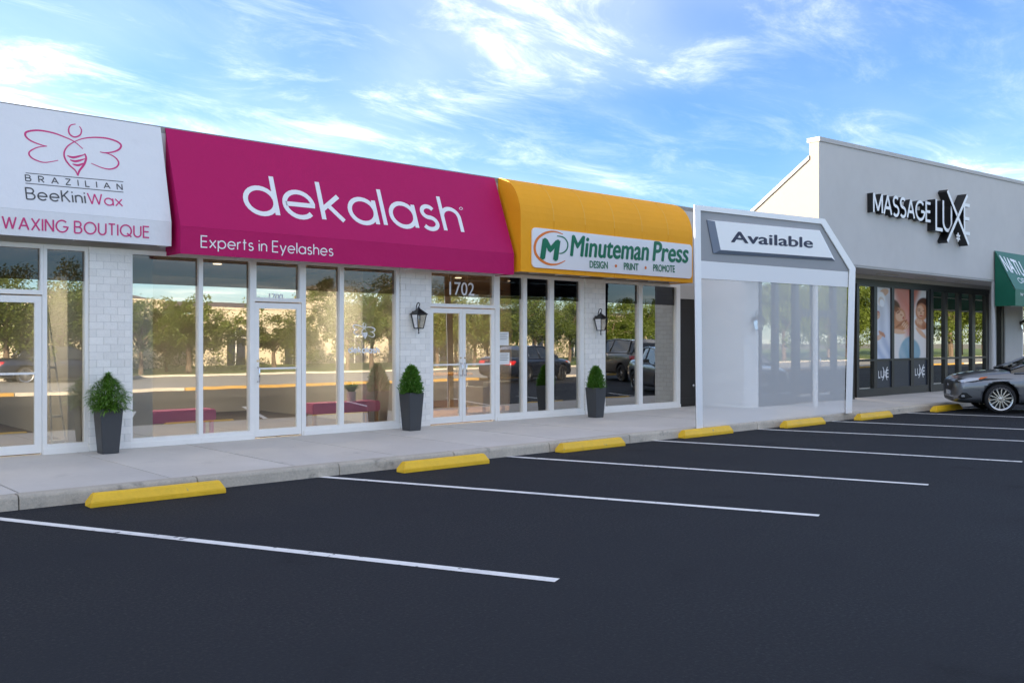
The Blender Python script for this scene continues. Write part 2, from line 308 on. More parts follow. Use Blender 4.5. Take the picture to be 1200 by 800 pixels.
# ------------------------------------------------------------------ stroke lettering
def arc(cx, cy, rx, ry, a0, a1, n=None):
    n = n or max(4, int(abs(a1 - a0) / 14))
    return [(cx + rx * math.cos(R(a0 + (a1 - a0) * i / n)), cy + ry * math.sin(R(a0 + (a1 - a0) * i / n))) for i in range(n + 1)]
X = .66
G = {
 'A': (.74, [[(0,0),(.37,1),(.74,0)], [(.14,.34),(.60,.34)]]),
 'B': (.58, [[(0,0),(0,1),(.28,1)] + arc(.28,.765,.24,.235,90,-90) + [(0,.53)], [(0,.53),(.30,.53)] + arc(.30,.265,.28,.265,90,-90) + [(0,0)]]),
 'D': (.66, [[(0,0),(0,1),(.2,1)] + arc(.2,.5,.46,.5,90,-90) + [(0,0)]]),
 'E': (.50, [[(.5,1),(0,1),(0,0),(.5,0)], [(0,.52),(.46,.52)]]),
 'G': (.92, [arc(.47,.5,.47,.5,45,360) + [(.94,.46),(.56,.46)]]),
 'I': (.0, [[(0,0),(0,1)]]),
 'K': (.55, [[(0,0),(0,1)], [(.5,1),(0,.42)], [(.16,.60),(.55,0)]]),
 'L': (.44, [[(0,1),(0,0),(.44,0)]]),
 'M': (.80, [[(0,0),(0,1),(.40,.12),(.80,1),(.80,0)]]),
 'N': (.62, [[(0,0),(0,1),(.62,0),(.62,1)]]),
 'O': (.96, [arc(.48,.5,.48,.5,0,360)]),
 'P': (.54, [[(0,0),(0,1),(.27,1)] + arc(.27,.73,.27,.27,90,-90) + [(0,.46)]]),
 'Q': (.96, [arc(.48,.5,.48,.5,0,360), [(.58,.26),(.96,-.04)]]),
 'R': (.56, [[(0,0),(0,1),(.27,1)] + arc(.27,.74,.27,.26,90,-90) + [(0,.48)], [(.26,.48),(.56,0)]]),
 'S': (.54, [arc(.27,.755,.24,.245,35,270) + arc(.27,.255,.27,.255,90,-145)[1:]]),
 'T': (.56, [[(0,1),(.56,1)], [(.28,1),(.28,0)]]),
 'U': (.62, [[(0,1),(0,.31)] + arc(.31,.31,.31,.31,180,360) + [(.62,1)]]),
 'W': (1.02, [[(0,1),(.26,0),(.51,.96),(.76,0),(1.02,1)]]),
 'X': (.62, [[(0,1),(.62,0)], [(.62,1),(0,0)]]),
 'Z': (.56, [[(0,1),(.56,1),(0,0),(.56,0)]]),
 'a': (.62, [arc(.31,.33,.31,.33,0,360), [(.62,X),(.62,0)]]),
 'b': (.62, [arc(.31,.33,.31,.33,0,360), [(0,1),(0,0)]]),
 'd': (.62, [arc(.31,.33,.31,.33,0,360), [(.62,1),(.62,0)]]),
 'e': (.62, [[(.02,.33),(.61,.33)] + arc(.31,.33,.31,.33,8,318)]),
 'h': (.48, [[(0,0),(0,1)], [(0,.38)] + arc(.24,.40,.24,.26,170,0) + [(.48,0)]]),
 'i': (.0, [[(0,0),(0,X)], [(0,.86),(0,.97)]]),
 'k': (.46, [[(0,0),(0,1)], [(.42,X),(0,.26)], [(.14,.40),(.46,0)]]),
 'l': (.0, [[(0,0),(0,1)]]),
 'm': (.76, [[(0,0),(0,X)], [(0,.40)] + arc(.19,.45,.19,.21,170,0) + [(.38,0)], [(.38,.40)] + arc(.57,.45,.19,.21,170,0) + [(.76,0)]]),
 'n': (.46, [[(0,0),(0,X)], [(0,.38)] + arc(.23,.42,.23,.24,170,0) + [(.46,0)]]),
 'p': (.62, [arc(.31,.33,.31,.33,0,360), [(0,X),(0,-.3)]]),
 'r': (.26, [[(0,0),(0,X)], [(0,.36)] + arc(.24,.42,.24,.24,175,80)]),
 's': (.38, [arc(.19,.50,.16,.16,30,270) + arc(.19,.17,.19,.17,90,-150)[1:]]),
 't': (.30, [[(.13,.95),(.13,0)], [(0,X),(.30,X)]]),
 'u': (.46, [[(0,X),(0,.24)] + arc(.23,.24,.23,.24,180,360), [(.46,X),(.46,0)]]),
 'v': (.50, [[(0,X),(.25,0),(.50,X)]]),
 'w': (.78, [[(0,X),(.2,0),(.39,.62),(.58,0),(.78,X)]]),
 'x': (.50, [[(0,X),(.50,0)], [(.50,X),(0,0)]]),
 'y': (.52, [[(0,X),(.26,0)], [(.52,X),(.14,-.3)]]),
 'A2': (.50, [[(.04,.52)] + arc(.25,.45,.21,.21,140,0) + [(.47,0)], [(.47,.38),(.2,.36)] + arc(.2,.19,.19,.18,90,270) + [(.36,.04),(.47,.14)]]),
 '1': (.2, [[(0,.80),(.18,1),(.18,0)]]), '7': (.46, [[(0,1),(.46,1),(.14,0)]]),
 '0': (.48, [arc(.24,.5,.24,.5,0,360)]), '2': (.46, [arc(.23,.75,.22,.25,165,-25) + [(0,0),(.46,0)]]),
 '.': (.0, [[(0,0),(0,.06)]]), '*': (.12, [[(.0,.42),(.12,.42)]]),
}
def ribbon(mb, pts, sw, fr, depth, closed, lay, mi=0, mside=None, widths=None):
    """flat stroke along 2D points, front face raised to depth"""
    O, U, V, Nn = fr; n = len(pts); Lf, Rt = [], []
    P = [Vector((p[0], p[1])) for p in pts]
    for i in range(n):
        if closed: a, b = P[(i - 1) % n], P[(i + 1) % n]
        else: a, b = P[max(i - 1, 0)], P[min(i + 1, n - 1)]
        d1 = (P[i] - a); d2 = (b - P[i])
        if d1.length < 1e-9: d1 = d2
        if d2.length < 1e-9: d2 = d1
        d1.normalize(); d2.normalize()
        n1 = Vector((-d1.y, d1.x)); n2 = Vector((-d2.y, d2.x)); mm = n1 + n2
        if mm.length < 1e-6: mm = n1.copy()
        mm.normalize(); c = max(.60, mm.dot(n1)); h = (widths[i] if widths else sw) / 2 / c
        Lf.append(P[i] + mm * h); Rt.append(P[i] - mm * h)
    def w3(p, d): return O + U * p.x + V * p.y + Nn * d
    k = len(mb.v); dd = depth + lay * .0004; back = 0.001 if depth < .02 else 0.0
    for a, b in zip(Lf, Rt): mb.v += [tuple(w3(a, dd)), tuple(w3(b, dd)), tuple(w3(b, back)), tuple(w3(a, back))]
    rng = n if closed else n - 1
    ms = mi if mside is None else mside
    for i in range(rng):
        j = (i + 1) % n; a, b = k + 4*i, k + 4*j
        for q, f in enumerate(((a, a+1, b+1, b), (a+1, a+2, b+2, b+1), (a+3, a, b, b+3))): mb.f.append(f); mb.m.append(mi if q == 0 else ms)
    if not closed:
        for a in (k, k + 4*(n-1)): mb.f.append((a, a+1, a+2, a+3)); mb.m.append(ms)
def split_sharp(strokes):
    out = []
    for st in strokes:
        cur = [st[0]]
        for i in range(1, len(st)):
            cur.append(st[i])
            if i < len(st) - 1:
                a = Vector(st[i]) - Vector(st[i-1]); b = Vector(st[i+1]) - Vector(st[i])
                if a.length > 1e-6 and b.length > 1e-6 and a.angle(b) > R(110): out.append(cur); cur = [st[i]]
        out.append(cur)
    return out
def layout(s, sw, gap, alt):
    x = 0; out = []
    for ch in s:
        if ch == ' ': x += .34; continue
        g = G['A2'] if (ch == 'a' and alt) else G[ch]
        out.append((x + sw / 2, g)); x += g[0] + sw + gap
    return out, x - gap
def text_px(mb, s, p0, p1, pa, plane, sw=.1, gap=.12, shear=0, alt=False, depth=.004, mi=0, mside=None, lay0=0):
    """lettering on a plane between two surveyed baseline points; pa = a surveyed point at cap height"""
    P0, Nn = plane; a = onplane(*p0, P0, Nn); b = onplane(*p1, P0, Nn); c = onplane(*pa, P0, Nn)
    U = (b - a); Wd = U.length; U.normalize(); V = Nn.cross(U).normalized()
    if V.z < 0: V = -V
    H = abs((c - a).dot(V)); gl, tot = layout(s, sw, gap, alt)
    sx = Wd / (tot * H)
    # keep stroke widths while condensing the letterforms
    lay = lay0
    for x0, (gw, strokes) in gl:
        for st in split_sharp(strokes):
            pts = [((x0 + p[0]) * sx + shear * p[1], sw / 2 + p[1] * (1 - sw)) for p in st]
            closed = len(st) > 4 and (Vector(st[0]) - Vector(st[-1])).length < 1e-4
            if closed: pts = pts[:-1]
            lay += 1
            ribbon(mb, [(p[0] * H, p[1] * H) for p in pts], sw * H * (.80 + .2 * min(1, sx)), (a, U, V, Nn), depth, closed, lay % 7, mi, mside)
FONTC = {}
def font_mesh(txt, bold):
    cu = bpy.data.curves.new('lettering_curve', 'FONT'); cu.body = txt; cu.offset = bold; cu.resolution_u = 5; cu.fill_mode = 'FRONT'; cu.space_character = 1.0 + bold * 1.6
    o = bpy.data.objects.new('lettering_curve', cu); COL.objects.link(o); dg = bpy.context.evaluated_depsgraph_get(); dg.update()
    me = bpy.data.meshes.new_from_object(o.evaluated_get(dg)); V_ = [tuple(v.co) for v in me.vertices]; F_ = [tuple(p.vertices) for p in me.polygons]
    bpy.data.objects.remove(o); bpy.data.curves.remove(cu); bpy.data.meshes.remove(me); return V_, F_
def font_px(mb, s, p0, p1, pa, plane, bold=.0, shear=0, depth=.004, mi=0):
    P0, Nn = plane; a = onplane(*p0, P0, Nn); b = onplane(*p1, P0, Nn); c = onplane(*pa, P0, Nn)
    U = (b - a); Wd = U.length; U.normalize(); V = Nn.cross(U).normalized()
    if V.z < 0: V = -V
    fat = bold; bold = 0
    H = abs((c - a).dot(V)); V_, F_ = font_mesh(s, bold); hV, _ = font_mesh('H', bold)
    cap = max(v[1] for v in hV) - bold; x0 = min(v[0] for v in V_); x1 = max(v[0] for v in V_)
    for li, (dx, dy) in enumerate(((0, 0), (fat, 0), (-fat, 0), (0, fat * .6), (0, -fat * .6)) if fat > 0 else ((0, 0),)):   # heavier weight: the face laid again slightly to each side
        k = len(mb.v)
        for v in V_: mb.v.append(tuple(a + U * ((v[0] + dx - x0) / (x1 - x0) * Wd + shear * v[1] / cap * H) + V * ((v[1] + dy) / cap * H) + Nn * (depth + .0005 * li)))
        for f in F_: mb.f.append(tuple(k + i for i in f)); mb.m.append(mi)
def smooth2(pts, n=5, closed=False):
    P = [Vector((p[0], p[1])) for p in pts]; out = []; m = len(P)
    for i in range(m if closed else m - 1):
        p0 = P[(i-1) % m] if closed or i > 0 else P[0]; p1 = P[i]; p2 = P[(i+1) % m]; p3 = P[(i+2) % m] if closed or i + 2 < m else P[-1]
        for k in range(n):
            t = k / n; out.append(.5 * ((2*p1) + (p2-p0)*t + (2*p0-5*p1+4*p2-p3)*t*t + (3*p1-p0-3*p2+p3)*t**3))
    if not closed: out.append(P[-1])
    return [(p.x, p.y) for p in out]
def draw_px(mb, pts, wpx, plane, depth=.004, mi=0, closed=False, lay=0, smooth=True, taper=0):
    """a printed line traced on a surface"""
    P0, Nn = plane; O = onplane(*pts[0], P0, Nn); U = onplane(pts[0][0] + 10, pts[0][1], P0, Nn) - O; U.normalize(); V = Nn.cross(U).normalized()
    sc = (onplane(pts[0][0], pts[0][1] - 1, P0, Nn) - O).length
    if smooth: pts = smooth2(pts, 5, closed)
    Q = [onplane(*p, P0, Nn) - O for p in pts]; q2 = [(q.dot(U), q.dot(V)) for q in Q]; n = len(q2)
    wd = [wpx * sc * (1 - taper + taper * math.sin(PI * (i + .5) / n)) for i in range(n)]
    ribbon(mb, q2, wpx * sc, (O, U, V, Nn), depth, closed, lay, mi, widths=wd)
def poly_px(mb, pts, plane, depth=.004, mi=0):
    P0, Nn = plane; mb.poly([onplane(*p, P0, Nn) + Nn * depth for p in pts], mi)
def ngon_fill(mb, pts3, mi=0): mb.poly(pts3, mi)

ZS = .14                                   # pavement height
KY = -3.42                                 # kerb face

# ================================================================== GROUND
g = MB(); g.box(-600, 600, -600, 600, -.30, -.02); struct(g.build('ground', M['earth']))
g = MB(); g.poly([(-60,-17.2,0),(90,-17.2,0),(90,KY+.02,0),(-60,KY+.02,0)]); struct(g.build('parking_lot', M['asphalt']))
# pavement: a dark bed with separate slabs
g = MB(); g.box(-20, 60, -3.25, 0.6, -.01, ZS - .02); pav = struct(g.build('pavement', M['joint']))
g = MB(); g.box(0, 1.506, -3.245, .15, -.0, .02); slab0 = g.build('slab', M['slab'], bevel=.004, loc=(0,0,0)); 
slab0.parent = pav; slab0.location = (0, 0, ZS - .02)
for i in range(-6, 30):
    c = slab0 if i == -6 else slab0.copy()
    if i != -6: COL.objects.link(c)
    c.location = (1.05 + i * 1.52, 0, ZS - .02 + random.uniform(-.002, .002))
# kerb stones
kerb = MB(); kerb.box(-20, 60, KY + .03, -3.262, -.02, .11); kerb = struct(kerb.build('kerb', M['joint']))
g = MB(); prof = [(-3.252, -.01), (-3.252, ZS), (KY + .03, ZS), (KY + .01, ZS - .012), (KY, ZS - .035), (KY - .012, -.01)]
g.prism([(0, a, b) for a, b in prof], (1.79, 0, 0)); ks = g.build('kerb_stone', M['kerb'], bevel=.004); ks.parent = kerb
for i in range(-5, 24):
    c = ks if i == -5 else ks.copy()
    if i != -5: COL.objects.link(c)
    c.location = (.72 + i * 1.8, 0, random.uniform(-.003, .003))
# painted stall lines
ends = [((-8, 607.1), (653, 680)), ((370, 558), (960, 604)), ((588, 534.3), (1088, 568)), ((752, 515.2), (1198, 541)),
        ((872, 502), (1260, 519.5)), ((975, 493.5), (1260, 505.5)), ((1058, 483.5), (1260, 491)), ((1128, 478), (1300, 482.5))]
for i, (a, b) in enumerate(ends):
    A, B = onZ(*a, 0), onZ(*b, 0); d = (B - A).normalized(); nn = Vector((-d.y, d.x, 0)) * .052
    if i == 0: A = A - d * 1.0
    g = MB(); m_ = 14
    for k in range(m_):
        p, q = A.lerp(B, k / m_), A.lerp(B, (k + 1) / m_)
        g.poly([p - nn, q - nn, q + nn, p + nn])
    for j, v in enumerate(g.v): g.v[j] = (v[0], v[1], .004)
    o = struct(g.build('parking_line', M['line'])); 
# ================================================================== WHEEL STOPS
def stop_mesh(Ln=1.41):
    g = MB(); pr = [(0, 0), (.165, 0), (.165, .05), (.125, .125), (.105, .135), (.06, .135), (.04, .125), (0, .05)]
    nseg = 12; k0 = 0
    for i in range(nseg + 1):
        x = Ln * i / nseg; 
        for (y, z) in pr:
            xx = x
            if i == 0 and z > .06: xx = .05
            if i == nseg and z > .06: xx = Ln - .05
            g.v.append((xx + 0, y + random.uniform(-.0015, .0015), z))
    n = len(pr)
    for i in range(nseg):
        for j in range(n):
            q = (j + 1) % n; g.f.append((i*n+j, i*n+q, (i+1)*n+q, (i+1)*n+j)); g.m.append(0)
    g.f.append(tuple(range(n))); g.m.append(0); g.f.append(tuple(nseg*n + n-1-j for j in range(n))); g.m.append(0)
    return g.build('wheel_stop', M['yellow'], bevel=.006)
stops = [((100, 596), 'nearest yellow wheel stop, below the shop with white awning, left of all others'),
         ((470, 555), 'yellow wheel stop in front of the pillar beside the 1702 door'),
         ((657, 531), 'yellow wheel stop in front of the planter under the orange awning'),
         ((801, 514), 'yellow wheel stop touching the left foot of the white outline frame'),
         ((921, 502), 'yellow wheel stop in front of the right half of the milky panel'),
         ((1008, 493), 'yellow wheel stop just right of the white frame, before the spa posters'),
         ((1097, 483), 'yellow wheel stop partly under the nose of the grey sedan')]
st0 = stop_mesh()
for i, (p, lab) in enumerate(stops):
    o = st0 if i == 0 else st0.copy()
    if i: COL.objects.link(o)
    P = onZ(*p, 0); o.location = (P.x + .045, P.y, 0.001); o.rotation_euler.z = random.uniform(-.012, .012)
    tag(o, lab, 'wheel stop', 'yellow wheel stops along the kerb')

# ================================================================== BUILDING SHELLS
ZT = 4.74
def room(parent, x0, x1, yb=5.5, floor='roomdark', y0=.12, zc=2.98, wall='room'):
    MB().box(x0, x1, y0, yb, .10, ZS + .01).build('floor', M[floor], parent)
    MB().box(x0, x1, y0, yb, zc, zc + .05).build('ceiling', M['ceil'], parent)
    g = MB(); g.box(x0 - .06, x0, y0, yb, ZS, zc); g.build('party_wall', M[wall], parent)
    g = MB(); g.box(x1, x1 + .06, y0, yb, ZS, zc); g.build('party_wall', M[wall], parent)
    MB().box(x0, x1, yb, yb + .1, ZS, zc).build('back_wall', M[wall], parent)
def downlights(parent, xs, y, zc, power):
    if 'lamp_glow' not in MATS:
        m = bpy.data.materials.new('lamp_glow'); m.use_nodes = True; b = m.node_tree.nodes['Principled BSDF']; b.inputs['Emission Color'].default_value = (1, .85, .6, 1); b.inputs['Emission Strength'].default_value = 1.0; MATS['lamp_glow'] = m
    for x in xs:
        g = MB(); g.bar((x, y, zc - .012), (x, y, zc - .001), .07, 20); g.build('downlight', MATS['lamp_glow'], parent)
        ld = bpy.data.lights.new('downlight_lamp', 'AREA'); ld.shape = 'DISK'; ld.size = .14; ld.energy = power * .42; ld.color = (1, .86, .68); ld.spread = R(150)
        lo = bpy.data.objects.new('downlight_lamp', ld); COL.objects.link(lo); lo.parent = parent; lo.location = Vector((x, y, zc - .02)) - ORG[parent.name]
def shell(parent, x0, x1, z0=2.93, zt=ZT, y0=.0, yb=18, fm='fasciag'):
    MB().box(x0, x1, y0, y0 + .2, z0, zt - .1).build('fascia', M[fm], parent)
    MB().box(x0, x1, y0 + .01, yb, zt - .1, zt).build('roof', M['roof'], parent)
    MB().box(x0, x1, yb - .2, yb, 0, zt - .11).build('rear_wall', M['fasciag'], parent)
def pane(parent, x0, x1, z0, z1, y=.03, m='glass', name='pane'):
    g = MB(); g.box(x0, x1, y, y + .008, z0, z1)
    g.m = [1, 1, 0, 1, 1, 1]
    return g.build(name, [M[m], M['glassin']], parent, fix=False)
TB = 2.46  # height above which panes get the dark reflection as colour
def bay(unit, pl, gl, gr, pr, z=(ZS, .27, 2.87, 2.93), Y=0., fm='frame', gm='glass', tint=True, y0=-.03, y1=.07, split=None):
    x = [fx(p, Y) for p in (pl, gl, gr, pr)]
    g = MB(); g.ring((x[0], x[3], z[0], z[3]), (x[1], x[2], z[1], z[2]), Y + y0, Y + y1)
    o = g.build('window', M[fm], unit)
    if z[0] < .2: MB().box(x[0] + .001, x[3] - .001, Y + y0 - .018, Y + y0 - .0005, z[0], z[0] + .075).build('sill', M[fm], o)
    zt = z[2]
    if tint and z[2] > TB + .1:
        pane(o, x[1], x[2], TB, z[2], Y + .03, 'tint', 'dark_reflection_strip'); zt = TB
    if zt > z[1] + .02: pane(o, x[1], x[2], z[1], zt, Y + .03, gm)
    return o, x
def door(unit, l, gl, gr, r, z=(.165, .28, 2.15, 2.24), Y=0., fm='frame', gm='glass', bar=1.22, hand='l'):
    x = [fx(p, Y) for p in (l, gl, gr, r)]
    g = MB(); g.ring((x[0], x[3], z[0], z[3]), (x[1], x[2], z[1], z[2]), Y - .022, Y + .03)
    d = g.build('door', M[fm], unit, bevel=.003)
    pane(d, x[1], x[2], z[1], z[2], Y + .0, gm)
    MB().box(x[1], x[2], Y - .035, Y - .02, bar - .014, bar + .014).build('push_bar', M[fm], d)
    hx = (x[0] + x[1]) / 2 + .01 if hand == 'l' else (x[2] + x[3]) / 2 - .01
    g = MB(); g.tube([(hx, Y - .022, bar - .20), (hx, Y - .075, bar - .20), (hx, Y - .085, bar - .18), (hx, Y - .085, bar), (hx, Y - .075, bar + .02), (hx, Y - .022, bar + .02)], .011)
    g.build('handle', M['chrome'], d, smooth=True)
    MB().bar((hx, Y - .022, bar + .12), (hx, Y - .03, bar + .12), .018, 12).build('lock', M['chrome'], d)
    return d, x

def brick_pillar(unit, x0, x1, yf, yb, z1, side=False, course=.104):
    core = MB().box(x0 + .004, x1 - .004, yf + .006, yb, ZS, z1).build('brick_pillar', M['mortar'], unit)
    W = x1 - x0; nb = max(2, round(W / .21)); bw = W / nb; n = int((z1 - ZS) / course)
    def bm(w_): return MB().box(.003, w_ - .003, 0, .05, .004, course - .004).build('brick', M['brick'], core, bevel=.004, raw=True)
    full = bm(bw); half = bm(bw / 2); uf = uh = False
    org = ORG[unit.name]
    for r in range(n):
        x = x0; seq = ['f'] * nb if r % 2 == 0 else ['h'] + ['f'] * (nb - 1) + ['h']
        for q in seq:
            src = full if q == 'f' else half
            if (q == 'f' and not uf) or (q == 'h' and not uh):
                o = src; uf |= q == 'f'; uh |= q == 'h'
            else: o = src.copy(); COL.objects.link(o)
            o.location = Vector((x, yf + random.uniform(-.003, .0015), ZS + r * course + .0)) - org
            x += bw if q == 'f' else bw / 2
    if side:   # bricks along the left flank
        Ls = yb - yf - .055; m_ = round(Ls / .21); sw_ = Ls / m_; s0 = None; h0 = None
        for r in range(n):
            y = yf + .055; seq = ['f'] * m_ if r % 2 else ['h'] + ['f'] * (m_ - 1) + ['h']
            for q in seq:
                ln = sw_ if q == 'f' else sw_ / 2
                if q == 'f' and s0 is None: s0 = o = MB().box(0, .05, .004, ln - .004, .005, course - .005).build('brick', M['brick'], core, raw=True, bevel=.004)
                elif q == 'h' and h0 is None: h0 = o = MB().box(0, .05, .004, ln - .004, .005, course - .005).build('brick', M['brick'], core, raw=True, bevel=.004)
                else: o = (s0 if q == 'f' else h0).copy(); COL.objects.link(o)
                o.location = Vector((x0 + random.uniform(-.003, .0015), y, ZS + r * course)) - org
                y += ln
        MB().box(x0, x0 + .05, yf + .055, yb, ZS + n * course, z1).build('wall_head', M['brick'], core)
    MB().box(x0, x1, yf, yf + .05, ZS + n * course, z1).build('pillar_head', M['brick'], core)
    return core

PX1 = (fx(103), fx(152)); PX2 = (fx(467), fx(502)); PX3 = (fx(683.5), fx(707))
# ---- waxing shop
UA = empty('shop_building', (0, 0, ZS), 'single-storey white shop with the waxing boutique awning, leftmost in view', 'building')
shell(UA, -4, PX1[0] + .3)
room(UA, -3.9, PX1[0] + .2)
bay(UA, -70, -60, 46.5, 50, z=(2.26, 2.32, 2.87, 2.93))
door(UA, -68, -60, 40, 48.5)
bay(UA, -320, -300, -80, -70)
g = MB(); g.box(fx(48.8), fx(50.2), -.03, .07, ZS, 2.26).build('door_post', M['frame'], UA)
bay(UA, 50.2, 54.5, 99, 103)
brick_pillar(UA, PX1[0], PX1[1], -.06, .2, 2.93)
# ---- eyelash shop
UB = empty('shop_building', (PX1[1], 0, ZS), 'white shop with pink benches in its windows, beneath the magenta awning', 'building')
shell(UB, PX1[0] + .3, PX2[0]); room(UB, PX1[0] + .5, PX2[0] + .1)
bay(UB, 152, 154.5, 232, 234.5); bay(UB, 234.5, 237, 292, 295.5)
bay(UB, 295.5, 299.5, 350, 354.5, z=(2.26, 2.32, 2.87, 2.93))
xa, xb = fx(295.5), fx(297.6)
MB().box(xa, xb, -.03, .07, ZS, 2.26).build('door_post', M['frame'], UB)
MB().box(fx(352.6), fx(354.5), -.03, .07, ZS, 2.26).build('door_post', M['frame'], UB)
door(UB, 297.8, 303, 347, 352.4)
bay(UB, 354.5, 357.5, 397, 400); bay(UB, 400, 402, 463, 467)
brick_pillar(UB, PX2[0], PX2[1], -.06, .2, 2.93)
# ---- print shop
UC = empty('shop_building', (PX2[1], 0, ZS), 'white shop with double doors numbered 1702, beneath the orange awning', 'building')
XE = fx(816.5)
shell(UC, PX2[0], 18.9); room(UC, PX2[1] - .1, XE - .66, floor='woodfloor')
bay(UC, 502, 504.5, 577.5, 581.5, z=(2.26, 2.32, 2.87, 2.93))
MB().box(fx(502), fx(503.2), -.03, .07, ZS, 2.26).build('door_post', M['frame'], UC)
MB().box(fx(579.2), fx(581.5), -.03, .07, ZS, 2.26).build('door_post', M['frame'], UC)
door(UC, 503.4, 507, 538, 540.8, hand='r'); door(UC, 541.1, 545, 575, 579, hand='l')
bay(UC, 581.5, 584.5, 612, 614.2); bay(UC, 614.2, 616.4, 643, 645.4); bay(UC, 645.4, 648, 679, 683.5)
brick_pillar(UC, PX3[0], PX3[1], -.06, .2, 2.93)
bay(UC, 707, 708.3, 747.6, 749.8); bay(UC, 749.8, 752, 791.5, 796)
MB().box(fx(796), XE + .3, .0, .12, 2.62, 2.93).build('door_head_panel', M['head'], UC)
dd = MB().box(fx(796.5), XE + .3, .05, .10, ZS, 2.62).build('service_door', M['doordark'], UC)
for zr in ((.3, 1.1), (1.25, 2.45)):
    g = MB(); g.ring((fx(799), XE + .1, zr[0], zr[1]), (fx(799) + .04, XE + .06, zr[0] + .04, zr[1] - .04), .038, .0499); g.build('door_moulding', M['doordark'], dd)
g = MB(); g.lathe([(0, -.03), (.03, -.025), (.03, 0), (.012, .01), (.012, .04)], c=(fx(812.5), .01, .62), n=12, axis='y'); g.build('knob', M['chrome'], dd, smooth=True)

# ---- wing added out of view on the left to keep the lot in shade
UL = empty('shade_wing', (-4.1, 0, ZS), 'plain unseen wing added left of the shop row to shade the lot', 'building')
shell(UL, -34, -4.02)
MB().box(-34, -4.02, 0, .2, ZS, 2.93).build('wall', M['brick'], UL)

# ---- vacant unit
YV = -1.15; XV0, XV1 = fx(872, -1.25), fx(889, -1.25); XM = 19.76
UV = empty('vacant_unit', (XV0, YV, ZS), 'vacant shopfront with dark glazing behind the milky panel, beside a projecting white brick wall', 'building')
brick_pillar(UV, XV0, XV1, -1.25, .04, 3.28, side=True)
xs_v = fx(1000, YV)
pv = [889.5, 909.5, 933, 955, 977.5, 1000]
for i in range(5):
    a, b = pv[i], pv[i + 1]
    if i in (2, 3):
        bay(UV, a, a + 2.2, b - 2.2, b, z=(2.36, 2.42, 3.12, 3.2), Y=YV, fm='darkframe', gm='glassdk', tint=False)
        door(UV, a + .6, a + 4, b - 4, b - .6, Y=YV, fm='darkframe', gm='glassdk', z=(.16, .30, 2.24, 2.35), hand='r' if i == 2 else 'l')
    else: bay(UV, a, a + 2.2, b - 2.2, b, z=(ZS, .42, 3.12, 3.2), Y=YV, fm='darkframe', gm='glassdk', tint=False)
MB().box(XV0 + .002, XM, -1.99, .05, 3.29, 3.37).build('soffit', M['head'], UV)
MB().box(XV0, XM - .01, -2.06, -1.995, 3.25, 3.7).build('fascia', M['fasciag'], UV)
MB().box(XV0, XM - .01, -1.99, 0.0, 3.60, 3.7).build('canopy_roof', M['roof'], UV)
room(UV, XV1 + .02, xs_v, y0=YV + .1, floor='room', zc=3.2)
MB().box(XE + .35, XV1, .06, .2, ZS, 2.93).build('wall', M['brick'], UV)

# ---- massage building
YM = -.87; YF = -2.0; XR = fx(1164, YF)
UM = empty('spa_building', (XM, YF, ZS), 'taller grey stucco building with massage sign, posters and dark-framed windows', 'building')
zA = 6.37; zB = onY(1200, 213, YF).z; XEND = 52
def ztop(x): return zA + (zB - zA) * (x - XM) / (fx(1200, YF) - XM) * 1.0 if x < 34 else zA + (zB - zA) * (34 - XM) / (fx(1200, YF) - XM)
g = MB()
xs = [XM, 34, XEND]
g.prism([(XM, YF, 3.5), (34, YF, 3.5), (XEND, YF, 3.5), (XEND, YF, ztop(XEND) - .1), (34, YF, ztop(34) - .1), (XM, YF, zA - .1)], (0, .25, 0)); g.build('front_wall', M['stucco'], UM)
g = MB(); g.prism([(XM - .02, YF - .03, zA - .1), (34, YF - .03, ztop(34) - .1), (XEND, YF - .03, ztop(XEND) - .1), (XEND, YF - .03, ztop(XEND)), (34, YF - .03, ztop(34)), (XM - .02, YF - .03, zA)], (0, .33, 0)); g.build('coping', M['coping'], UM)
# gable flank, stepping down behind the parapet
g = MB(); side = [(-1.75, 3.1), (-1.75, 5.90), (-.24, 4.84), (.16, 4.56), (.16, 3.1)]
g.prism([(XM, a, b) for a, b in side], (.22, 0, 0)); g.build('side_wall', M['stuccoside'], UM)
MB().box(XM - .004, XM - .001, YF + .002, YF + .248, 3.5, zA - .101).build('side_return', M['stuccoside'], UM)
g = MB(); cp = [(-1.755, 5.90), (-.24, 4.84), (.3, 4.46)]
g.prism([(XM - .03, a, b + .07) for a, b in cp] + [(XM - .03, a, b - .02) for a, b in cp[::-1]], (.3, 0, 0)); g.build('sloped_coping', M['coping'], UM)
MB().box(XM, XEND, .0, 18, 4.5, 4.6).build('roof', M['roof'], UM)
MB().prism([(XM + .3, -1.74, 5.8), (XM + .3, .0, 4.62), (XM + .3, -1.74, 4.62)], (XEND - XM - .3, 0, 0)).build('roof_slope', M['roof'], UM)
MB().box(XM, XEND, YF + .02, YM + .1, 3.45, 3.499).build('soffit', M['coping'], UM)
MB().box(XM, fx(1164, YM), YM - .04, YM + .12, 3.33, 3.449).build('bulkhead', M['head'], UM)
MB().box(xs_v, fx(1157.4, YM), YM - .06, YM + .08, 3.2, 3.329).build('frame_head', M['darkframe'], UM)
for px_ in (1040, 1085, 1130):                                  # recessed strip lamps in the soffit (unlit)
    x = fx(px_, -1.4); MB().box(x - .5, x + .5, -1.47, -1.33, 3.42, 3.449).build('soffit_lamp', M['head'], UM)
room(UM, xs_v + .1, fx(1158, YM), y0=YM + .1, zc=3.25)
